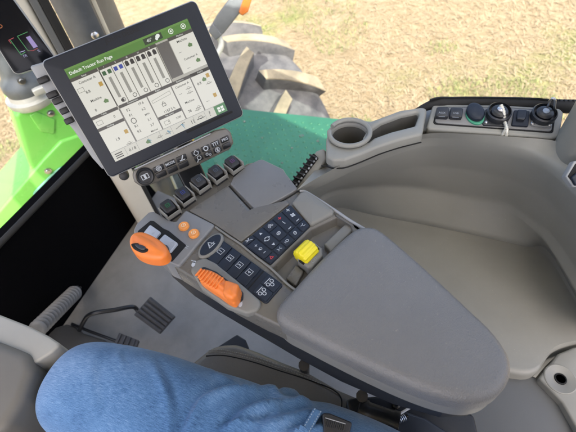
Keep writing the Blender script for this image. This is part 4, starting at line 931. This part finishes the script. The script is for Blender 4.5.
for u, v in ((.78, .62), (.775, .665), (.40, .955), (.475, .955), (.165, .885), (.95, .655), (.79, .84), (.775, .86)): mk = Marks(fsq, .0006); mk.line([sc(u - .025, v), sc(u + .025, v)], .0010); mk.ring(sc(u, v - .005), .0030, .0024, .0007, 0, 12); mk.build('tile_icon', GI, SCR)
for k, colr in enumerate(((.02, .12, .03), (.02, .06, .42), (.012, .012, .012), (.012, .012, .012), (.012, .012, .012))):
    u = .222 + .0925 * k; mk = Marks(fsq, .0007)
    mk.poly(sr(u + .008, .15, u + .036, .19)); mk.poly(sr(u + .050, .15, u + .078, .19))
    if k > 1: mk.poly([sc(u + .008, .15), sc(u + .022, .135), sc(u + .036, .15)]); mk.poly([sc(u + .05, .15), sc(u + .064, .137), sc(u + .078, .15)])
    mk.build('valve_icon', lit(colr, .5), SCR)
mk = Marks(fsq, .0007)
for u, v in ((.185, .255), (.185, .77), (.965, .585), (.955, .80)): mk.poly(sr(u - .014, v - .03, u + .014, v + .012))
mk.build('amber_icons', lit((.62, .38, .05), .5), SCR)
mk = Marks(fsq, .0007)
for u, v in ((.16, .41), (.935, .235), (.945, .40), (.925, .60), (.30, .95)): mk.poly([sc(u - .02, v), sc(u, v - .025), sc(u + .02, v - .004), sc(u + .014, v + .02), sc(u - .012, v + .016)])
mk.build('green_icons', lit((.13, .26, .08), .5), SCR)
for u, v in ((.305, .95), (.475, .95), (.60, .95)): mk = Marks(fsq, .0007); mk.line([sc(u, v - .022), sc(u + .012, v + .022)], .0011); mk.line([sc(u, v - .022), sc(u + .022, v)], .0009); mk.build('blue_icon', lit((.10, .36, .55), .5), SCR)
# side housing with its plugs on the left
fsd = FMn.up(-.040)
sh = slab('side_housing', fsd, rnd(fsd.pxs([(29, 66), (50, 60), (110, 178), (92, 158), (74, 131), (55, 108)]), .004), -.03, 0, M['edge'], MO, r=.004)
for i, (a, b) in enumerate(((44, 80), (53, 94.5), (58.5, 100.5), (65, 110.5), (69.5, 120.5))):
    box('plug', fsd.p(fsd.px(a, b), .004), fsd.x * (.0085 if i < 3 else .007), fsd.y * .005, fsd.n * .007, M['dark'], sh, .002)
# monitor arm
tube('mount_arm', cat([FMn.p((.0, -.03), -.04), FMn.p(FMn.px(190, 150), -.055), FMn.p(FMn.px(197, 178), -.06), at(206, 196, .585)], 6, False), .016, M['dark'], MO, 16)
slab('arm_cover', Fr(FMn.p(FMn.px(195, 180), -.035), FMn.x, FMn.n), rnd([(-.024, -.05), (.022, -.05), (.026, .05), (-.022, .05)], .006), -.02, 0, M['tube'], MO, r=.004)
lathe('knob_stub', at(124, 175.5, .64), FMn.n, [(.008, -.02), (.009, 0), (.007, .004), (.003, .005)], M['dark'], MO, 16)

# key strip below the monitor
FB = FMn.up(-.004)
KB = thing('key_strip', 'curved taupe strip of black keys with round knob under the monitor', 'keypad', FB.p(FB.px(180, 155), 0))
ko = FB.pxs([(132.5, 176), (133.5, 170.5), (140, 166.5), (190, 143.5), (215, 131), (226.5, 128.5), (230.5, 132), (233.5, 142.5), (230, 149), (200, 164), (170, 176.5), (150, 185), (140, 185.8), (134.5, 182)])
KS = slab('strip_body', FB, rnd(ko, .006), -.014, .003, M['console'], KB, r=.003)
slab('strip_top_seam', FB.up(.003), rnd(FB.pxs([(134, 168.5), (190, 142.5), (210, 133), (210.5, 134), (190, 144), (135, 169.5)]), .0004), -.001, .0007, M['edge'], KB, r=.0003)
f3 = FB.up(.003)
c = f3.px(145, 176)
lathe('mode_knob', f3.p(c, -.001), f3.n, [(.0155, 0), (.0155, .006), (.0135, .009), (.0115, .0085), (.0105, .0075)], M['dark'], KB, 36)
mk = Marks(f3.up(.0066)); mk.line([(c[0] - .006, c[1] - .004), (c[0] + .006, c[1] - .004), (c[0] + .006, c[1] + .004), (c[0] - .006, c[1] + .004), (c[0] - .006, c[1] - .004)], .0012); mk.poly([(c[0] - .002, c[1] - .004), (c[0] + .002, c[1] - .004), (c[0] + .002, c[1] + .004), (c[0] - .002, c[1] + .004)]); mk.build('knob_print', M['white'], KB)
QL = f3.pxs([(151.5, 167.8), (186, 152.5), (190, 165.5), (157, 179.5)]); QR = f3.pxs([(189.5, 152.2), (228.5, 134), (232, 146.5), (195.5, 163.2)])
ki_ = 0
for Q, nc, empty_row in ((QL, 3, True), (QR, 4, False)):
    for r_i in range(2):
        for c_i in range(nc):
            kq = cell(Q, c_i / nc + .02, r_i * .5 + .04, (c_i + 1) / nc - .02, r_i * .5 + .46)
            k = slab('strip_key', f3, rnd(kq, .0018), -.001, .0022, M['tube'], KB, r=.0009)
            if (empty_row and r_i) or (not empty_row and r_i and c_i == 3): continue
            mk = Marks(f3.up(.0022)); c = mid(kq); ki_ += 1
            if ki_ == 1: mk.ring(c, .0050, .0050, .0011, 0, 18); mk.ring(c, .0026, .0026, .0009, 0, 10); mk.line([(c[0] - .004, c[1]), (c[0] + .004, c[1])], .0008)
            elif ki_ == 2: mk.text('MODE', c, .0062, (1, 0), bold=.0001)
            elif ki_ == 3: mk.line([(c[0] - .004, c[1] - .003), (c[0] - .001, c[1] - .003), (c[0] + .004, c[1] + .004)], .0018); mk.line([(c[0], c[1] - .0035), (c[0] + .005, c[1] - .0035)], .0012)
            elif ki_ == 4: mk.line([(c[0], c[1] + .005), (c[0] + .0045, c[1]), (c[0] + .002, c[1] - .004), (c[0] - .002, c[1] - .004), (c[0] - .0045, c[1]), (c[0], c[1] + .005)], .0012)
            elif ki_ == 5: mk.ring(c, .0048, .0048, .0018, 0, 12)
            elif ki_ == 6:
                for dx in (-.004, 0, .004): mk.line([(c[0] + dx, c[1] - .003), (c[0] + dx, c[1] + .003)], .0012)
                mk.line([(c[0] - .006, c[1] + .003), (c[0] + .006, c[1] + .003)], .001)
            elif ki_ == 7: mk.text('PRG', c, .0066, (1, 0), bold=.0001)
            elif ki_ == 8: mk.ring((c[0] + .001, c[1] + .001), .0040, .0040, .0011, 0, 14); mk.line([(c[0] - .002, c[1] - .002), (c[0] - .005, c[1] - .005)], .0014)
            elif ki_ == 9: mk.ring((c[0] - .002, c[1] + .001), .0026, .0026, .0011, 0, 12); mk.ring((c[0] + .003, c[1] - .002), .0022, .0022, .0010, 0, 12)
            else: mk.ring(c, .0048, .0048, .0010, 0, 16); mk.poly([(c[0] - .0015, c[1] - .003), (c[0] + .0015, c[1] - .003), (c[0] + .0015, c[1] + .003), (c[0] - .0015, c[1] + .003)])
            mk.build('print', M['white'], k)

# corner display on the post
o_ = far(22, 40, .96)
FD = Fr(o_, far(52, 61, .95) - far(18, 73, .95), (CAM - o_).normalized() + V((-.1, 0, .1)))
CD = thing('corner_display', 'black corner display with purple bar gauge, cut off at the top left', 'display', o_)
dq = rnd(FD.pxs([(15.5, 74.5), (-45, -20), (-2, -22), (12.5, -1), (53.5, 56), (54.5, 60), (51, 63.5)]), [.008, .01, .01, .02, .008, .008, .008])
slab('display_housing', FD, inset(ccw(dq), -.0018), -.03, -.001, M['edge'], CD, r=.003)
slab('display_glass', FD, dq, -.01, .0008, mat('black display glass', (.004, .005, .008), .12, spec=.15), CD, r=.0006)
fD = FD.up(.0008)
P2 = lambda pts: [fD.px(a / 5.76, b / 5.76) for a, b in pts]
mk = Marks(fD, .0003); mk.poly(P2([(149, 215), (172, 206), (218, 268), (194, 278)])); mk.build('purple_gauge', lit((.42, .33, .72), .5), CD)
mk = Marks(fD, .0003); mk.line(P2([(158, 184), (100, 209), (160, 290), (172, 293)]), .0011); mk.line(P2([(60, 232), (122, 316), (145, 300)]), .0013); mk.build('green_gauge_line', lit((.03, .30, .09), .5), CD)
mk = Marks(fD, .0003); mk.line(P2([(160, 292), (190, 292), (216, 278)]), .0011); mk.line(P2([(78, 218), (50, 232), (64, 250)]), .0013); mk.build('red_gauge_line', lit((.40, .03, .05), .5), CD)
mk = Marks(fD, .0003); xd = V(fD.px(50 / 1, 62)) - V(fD.px(18, 73)); mk.text('FR', P2([(146, 322)])[0], .0065, tuple(xd)); mk.text('%', P2([(224, 293)])[0], .0065, tuple(xd)); mk.line(P2([(118, 300), (142, 292)]), .0012); mk.build('gauge_print', lit((.45, .45, .75), .5), CD)
mk = Marks(fD, .0003); mk.ring(P2([(0, 152)])[0], .0040, .0032, .0012, 0, 16); mk.build('orange_symbol', lit((.55, .14, .03), .5), CD)

# ================================================================ PEDALS, COLUMN, SEAT
CW = thing('steering_column', 'beige grey steering column cowl at the lower left edge', 'column', at(10, 350, .0))
fw = level(.55)
slab('cowl_shell', fw, rnd(fw.pxs([(-60, 292), (0, 314.5), (29.5, 326), (48, 335.5), (61, 344), (52, 352), (20, 372), (-90, 372)]), .011), -.16, 0, M['cowl'], CW, r=.0045, seg=5)
fw2 = level(.562)
slab('cowl_cover', fw2, rnd(fw2.pxs([(-140, 288), (-20, 333), (10, 344.5), (28, 352), (32.5, 368), (22.5, 397), (6, 424), (-20, 450), (-140, 460)]), .03), -.10, 0, M['cowl2'], CW, r=.016, seg=6)
fw3 = level(.43)
slab('column_clamp', fw3, rnd(fw3.pxs([(34, 352), (58, 345), (70, 352), (66, 364), (48, 376), (34, 370)]), .004), -.05, 0, M['dark'], CW, r=.004)
lathe('column_tube', at(-10, 372, 0), at(-40, 380, .5) - at(-10, 372, 0), [(.06, 0), (.06, .5)], M['dark'], CW)

BE = thing('corrugated_hose', 'grey corrugated hose against the black front panel', 'hose', at(76, 291, .02))
pA, pB = at(37, 329.5, .20), at(75.5, 291.5, .06); ax = pB - pA; LL = ax.length
prof = []
for k in range(15):
    h = LL * k / 15; s = LL / 15
    prof += [(.0125, h), (.0205, h + s * .12), (.0228, h + s * .34), (.0205, h + s * .58), (.0125, h + s * .70), (.0120, h + s * .88)]
prof += [(.0185, LL), (.016, LL + .002), (.014, LL - .02)]
lathe('bellows', pA, ax, prof, M['bellows'], BE, 30, 60)
bm = bmesh.new()
for a in range(5): lathe_bm(bm, pB + V((.012 * math.cos(a), .012 * math.sin(a), 0)), ax, [(.004, -.01), (.004, .012 + .003 * a)], 8)
from_bm('wiring', bm, M['tube'], BE)

PD = thing('accelerator_pedal', 'ribbed rubber accelerator pedal on a black bent arm above the mat', 'pedal', at(153, 316, 0))
fpd = Fr(at(153, 316, .10), at(175, 316.5, .08) - at(150, 296.5, .11), V((-.25, -.45, .9)))
pq = fpd.pxs([(150, 296.6), (175.3, 316.8), (160, 334.3), (133.6, 315)])
bm = bmesh.new(); slab_bm(bm, fpd, rnd(pq, .003), -.010, 0, .002)
for k in range(5): slab_bm(bm, fpd, rnd(cell(pq, .02, .03 + k * .195, .98, .03 + k * .195 + .13), .002), -.001, .0045, .002)
from_bm('pedal_pad', bm, M['pedal'], PD)
tube('pedal_arm', cat([at(79, 331, .05), at(83, 323, .10), at(88, 315.8, .13), at(97, 312.5, .14), at(115, 309.8, .13), at(131, 306.8, .115), at(136, 308.5, .10), at(139, 313, .09)], 6, False), .0062, M['tube'], PD, 12)
PB = thing('pedal_bracket', 'dark grey pedal bracket on the floor at the foot of the hose', 'bracket', at(65, 335, 0))
fb2 = level(.06)
slab('bracket_plate', fb2, rnd(fb2.pxs([(46, 336), (55, 327), (66, 323.5), (74, 325.5), (83, 332.5), (104, 339), (120, 352), (60, 358)]), .008), -.055, 0, mat('dark grey bracket plastic', (.055, .055, .055), .5, .2, 600), PB, r=.008)
PS = thing('brake_pedal', 'small ribbed pedal on a thin black arm half hidden by the jeans', 'pedal', at(126, 338, 0))
fs2 = level(.07); q = fs2.pxs([(119, 332.5), (138.5, 340), (134, 352), (113, 345)])
bm = bmesh.new(); slab_bm(bm, fs2, rnd(q, .002), -.01, 0, .002)
for k in range(4): slab_bm(bm, fs2, rnd(cell(q, .05 + k * .24, .05, .05 + k * .24 + .13, .95), .001), -.001, .005, .0015)
from_bm('pedal_pad', bm, M['pedal'], PS)
tube('pedal_arm', [at(72, 324, .06), at(90, 331.5, .075), at(116, 341, .07)], .0042, M['tube'], PS, 10)

ST_ = thing('driver_seat', 'grey brown leather driver seat cushion with pale stitching beside the jeans', 'seat', at(300, 400, .0))
fz = level(.47)
sq_px = [(212, 347.8), (224, 345.2), (237, 344.5), (258, 352), (280, 361.5), (306, 371.5), (337, 389.5), (363, 400.5), (385, 411), (402, 424)]
sp2 = fz.pxs(sq_px)
hx = V(sp2[-1]); base = sp2 + [(hx.x + .01, -.12), (hx.x - .02, -.26), (-.30, -.26), (-.36, .0), (-.33, .24), (-.24, .32), (-.12, .35), (-.02, .345)]
cu = rnd(base, .04)
slab('seat_cushion', fz, cu, -.13, .012, M['leather'], ST_, r=.018, seg=7)
fz2 = fz.up(.0122)
def st_line(pts, z): return [tuple(at(a, b, z)) for a, b in cat(pts, 8, False)]
zst = .4815
sl_ = st_line([(208, 352.5), (222, 352.5), (237, 355.3), (256, 360), (280, 368), (301, 375.5), (322, 384.5)], zst)
bm = bmesh.new()
pts = [V(p) for p in sl_]
for row in (0, .004):
    for a, b in zip(pts, pts[1:]):
        d = (b - a); n = V((d.y, -d.x, 0)).normalized() * -row
        m_ = max(1, int(d.length / .006))
        for k in range(m_): 
            s = a + d * ((k + .15) / m_) + n; e = a + d * ((k + .8) / m_) + n; tube_bm(bm, [s, (s + e) / 2 + V((0, 0, .0006)), e], .0007, 5)
from_bm('stitching', bm, M['thread'], ST_)
tube('seam', st_line([(206, 356), (222, 355.5), (237, 358), (256, 363), (280, 371), (301, 377.5), (325, 386), (335, 391), (341, 398), (341.5, 408), (340, 425)], zst), .0011, M['blackgap'], ST_, 6)
slab('backrest', Fr((-.06, -.34, .80), (1, 0, 0), V((0, 1, .22))), rnd([(-.23, -.33), (.23, -.33), (.19, .32), (-.19, .32)], .09), -.10, .02, M['leather'], ST_, r=.03, seg=5)
lathe('pedestal', (-.06, .0, 0), (0, 0, 1), [(.22, 0), (.22, .04), (.16, .06), (.14, .33), (.20, .345)], M['rubber'], ST_)
BT = slab('seat_bracket', level(.36), rnd(level(.36).pxs([(216, 347.5), (237, 334.2), (245.5, 339.5), (249.5, 352), (230, 360)]), .004), -.04, 0, M['dark'], ST_, r=.003)

# ================================================================ PERSON (seen from the eyes: thigh, knee and shin in jeans)
PE = thing('person', 'seated person in blue jeans, right thigh and knee stretched to the left', 'person', (.0, .1, .5))
CREASE = [([(150, 360), (165, 386), (173, 410), (174, 440)], .0035, .007), ([(190, 445), (197, 420), (208, 402), (235, 388), (290, 382)], .006, .009), ([(225, 445), (243, 420), (265, 406), (305, 398)], .007, .009), ([(255, 445), (275, 425), (310, 412)], .006, .008), ([(98, 350), (92, 375), (98, 410)], .002, .012), ([(205, 362), (222, 374), (240, 378)], .003, .006), ([(285, 445), (300, 432), (322, 428)], .006, .006), ([(262, 376), (280, 392), (300, 396)], .004, .005), ([(215, 440), (232, 428), (262, 424), (280, 412)], .004, .005), ([(120, 346), (118, 356), (124, 366)], .0016, .005)]
CREASE = [([at(a, b, .595) for a, b in cat(p, 6, False)], am, wd * .8) for p, am, wd in CREASE]
def crease(q):
    d_ = 0
    for pl_, am, wd in CREASE:
        m_ = min(range(len(pl_)), key=lambda i: (pl_[i].xy - q.xy).length_squared)
        i0 = max(0, min(m_, len(pl_) - 2)); a, b = pl_[i0].xy, pl_[i0 + 1].xy; t_ = b - a
        r_ = q.xy - a; al = max(0, min(1, r_.dot(t_) / t_.length_squared)); off = r_ - t_ * al
        sgd = (t_.x * r_.y - t_.y * r_.x) / t_.length; dist = off.length
        end = min(1, .25 + min(m_, len(pl_) - 1 - m_) * .12) if m_ < len(pl_) - 2 else .6
        d_ += 1.5 * end * am * (math.exp(-(dist / wd) ** 2) - .55 * math.exp(-((sgd - wd * 1.5) / wd) ** 2) * math.exp(-(max(0, dist - wd * 3) / wd) ** 2))
    return d_
def leg_bm(bm, uvl, ctrl, seed, folds):
    P = cat([c[0] for c in ctrl], 26, False); R = cat([(c[1], c[2], 0) for c in ctrl], 26, False)
    n = 128; rings = []; prev = None; dist = 0; vv = []
    for i, p in enumerate(P):
        p = V(p); t = (V(P[min(i + 1, len(P) - 1)]) - V(P[max(i - 1, 0)])).normalized()
        if i: dist += (p - V(P[i - 1])).length
        u = (prev - prev.dot(t) * t).normalized() if prev is not None else (V((1, 0, 0)) - V((1, 0, 0)).dot(t) * t).normalized()
        prev = u; v = t.cross(u); row = []
        for k in range(n):
            a = 2 * math.pi * k / n; rx, rz = R[i][0], R[i][1]
            ca, sa = math.cos(a), math.sin(a); cq, sq_ = math.copysign(abs(ca) ** .84, ca), math.copysign(abs(sa) ** .84, sa)
            dsp = 0
            q = p + u * cq * rx + v * sq_ * rz
            dsp += .0035 * noise.noise(q * 9 + V((seed, 0, 0)))
            for (d0, ang, amp, wd, tilt) in folds:
                da = (a - ang + math.pi) % (2 * math.pi) - math.pi
                dsp += amp * math.exp(-((dist - d0 - tilt * da) / wd) ** 2) * math.exp(-(da / .85) ** 2)
            if seed == 3 and q.z > .50: dsp += crease(q) * min(1, (q.z - .50) / .03)
            row.append(bm.verts.new(q + (u * ca + v * sa) * dsp))
        rings.append(row); vv.append(dist)
    for i in range(len(rings) - 1):
        for k in range(n):
            f = bm.faces.new((rings[i][k], rings[i][(k + 1) % n], rings[i + 1][(k + 1) % n], rings[i + 1][k]))
            for l, (ku, iv) in zip(f.loops, ((k, i), (k + 1, i), (k + 1, i + 1), (k, i + 1))): l[uvl].uv = (ku / n * .52, vv[iv])
    bm.faces.new(rings[0][::-1]); bm.faces.new(rings[-1])
bm = bmesh.new(); uvl = bm.loops.layers.uv.new('weave')
K = at(110, 394, .53); H = at(350, 505, .52)
def lerp(a, b, t): return a * (1 - t) + b * t
ctrl = [(lerp(K, H, 1.35) + V((-.02, 0, -.0)), .098, .095), (lerp(K, H, 1.0), .100, .096), (lerp(K, H, .7), .094, .090), (lerp(K, H, .4), .086, .083), (lerp(K, H, .16), .078, .078), (K + V((-.020, .035, -.020)), .072, .072), (K + V((-.022, .050, -.095)), .066, .066), (K + V((0, .05, -.22)), .062, .066), (K + V((.0, .08, -.36)), .054, .056), (K + V((0, .09, -.46)), .058, .06)]
fol = [(.10, 1.9, .007, .012, .05), (.15, 1.5, .008, .012, -.07), (.19, 2.2, .006, .011, .06), (.24, 1.4, .006, .014, -.06), (.27, 2.4, .0045, .012, .08), (.43, 1.6, .003, .014, .05)]
leg_bm(bm, uvl, [(tuple(a), b, c) for a, b, c in ctrl], 3, fol)
lk = [(V((-.02 - (p.x) - .46, p.y - .02, p.z)), b, c) for p, b, c in ctrl]
leg_bm(bm, uvl, [(tuple(a), b, c) for a, b, c in lk], 8, fol)
hp = lerp(K, H, 1.35); pc = V(((hp.x + lk[0][0].x) / 2, hp.y - .05, hp.z + .02))
bmesh.ops.create_uvsphere(bm, u_segments=32, v_segments=20, radius=1, matrix=Matrix.Translation(pc) @ Matrix.Diagonal((.19, .13, .125, 1)))
from_bm('jeans', bm, M['denim'], PE, 60)
STP = Fr(at(309, 421, .611), at(303, 436, .611) - at(319, 409, .611), (-.15, -.2, 1))
k = slab('belt_loop', STP, rnd(STP.pxs([(314, 407.5), (322.5, 411.5), (306, 440), (294, 440)]), .002), -.012, .002, mat('faded denim strap', (.055, .125, .24), .9, .6, 500, .2, 90), PE, r=.0015)
bm = bmesh.new(); q_ = STP.pxs([(314, 407.5), (322.5, 411.5), (306, 440), (294, 440)])
for e_ in (.16, .84):
    for i in range(12): tube_bm(bm, [STP.p(bil(q_, e_, i / 12 + .01), .0022), STP.p(bil(q_, e_, i / 12 + .055), .0022)], .0006, 5)
from_bm('stitching', bm, mat('pale denim thread', (.28, .36, .44), .8), k)
HO = Fr(at(335, 423, .610), at(348, 426, .603) - at(325, 418, .603), (-.1, -.2, 1))
k = slab('tool_holster', HO, rnd(HO.pxs([(322, 413), (330, 413.5), (352, 422.5), (348, 440), (324, 440)]), .003), -.03, .004, M['dark'], PE, r=.002)
bm = bmesh.new(); q_ = HO.pxs([(324.5, 418.5), (345, 424.5), (344, 430), (324, 427)])
for i in range(11): box_bm(bm, HO.p(bil(q_, (i + .5) / 11, .5), .0045), HO.x * .0009, HO.y * .0038, HO.n * .0012, .0004)
from_bm('grip_ribs', bm, M['tube'], k)
tube('clip_edge', [HO.p(HO.px(325, 418), .006), HO.p(HO.px(345, 424), .006)], .0005, M['edge'], k, 6)
# boots under the trouser legs
for c, _, _ in (ctrl[-1], lk[-1]):
    f = level(0); c2 = (c.x, c.y)
    bm = bmesh.new(); slab_bm(bm, f, cat([(c2[0] - .045, c2[1] - .07), (c2[0] + .045, c2[1] - .07), (c2[0] + .05, c2[1] + .10), (c2[0] + .02, c2[1] + .2), (c2[0] - .03, c2[1] + .2), (c2[0] - .05, c2[1] + .1)], 5), .004, .075, .03, 5)
    tube_bm(bm, [(c2[0], c2[1] - .01, .05), (c2[0], c2[1], .14)], .048, 20); from_bm('boot', bm, mat('brown boot leather', (.12, .07, .04), .6, .3, 200), PE)
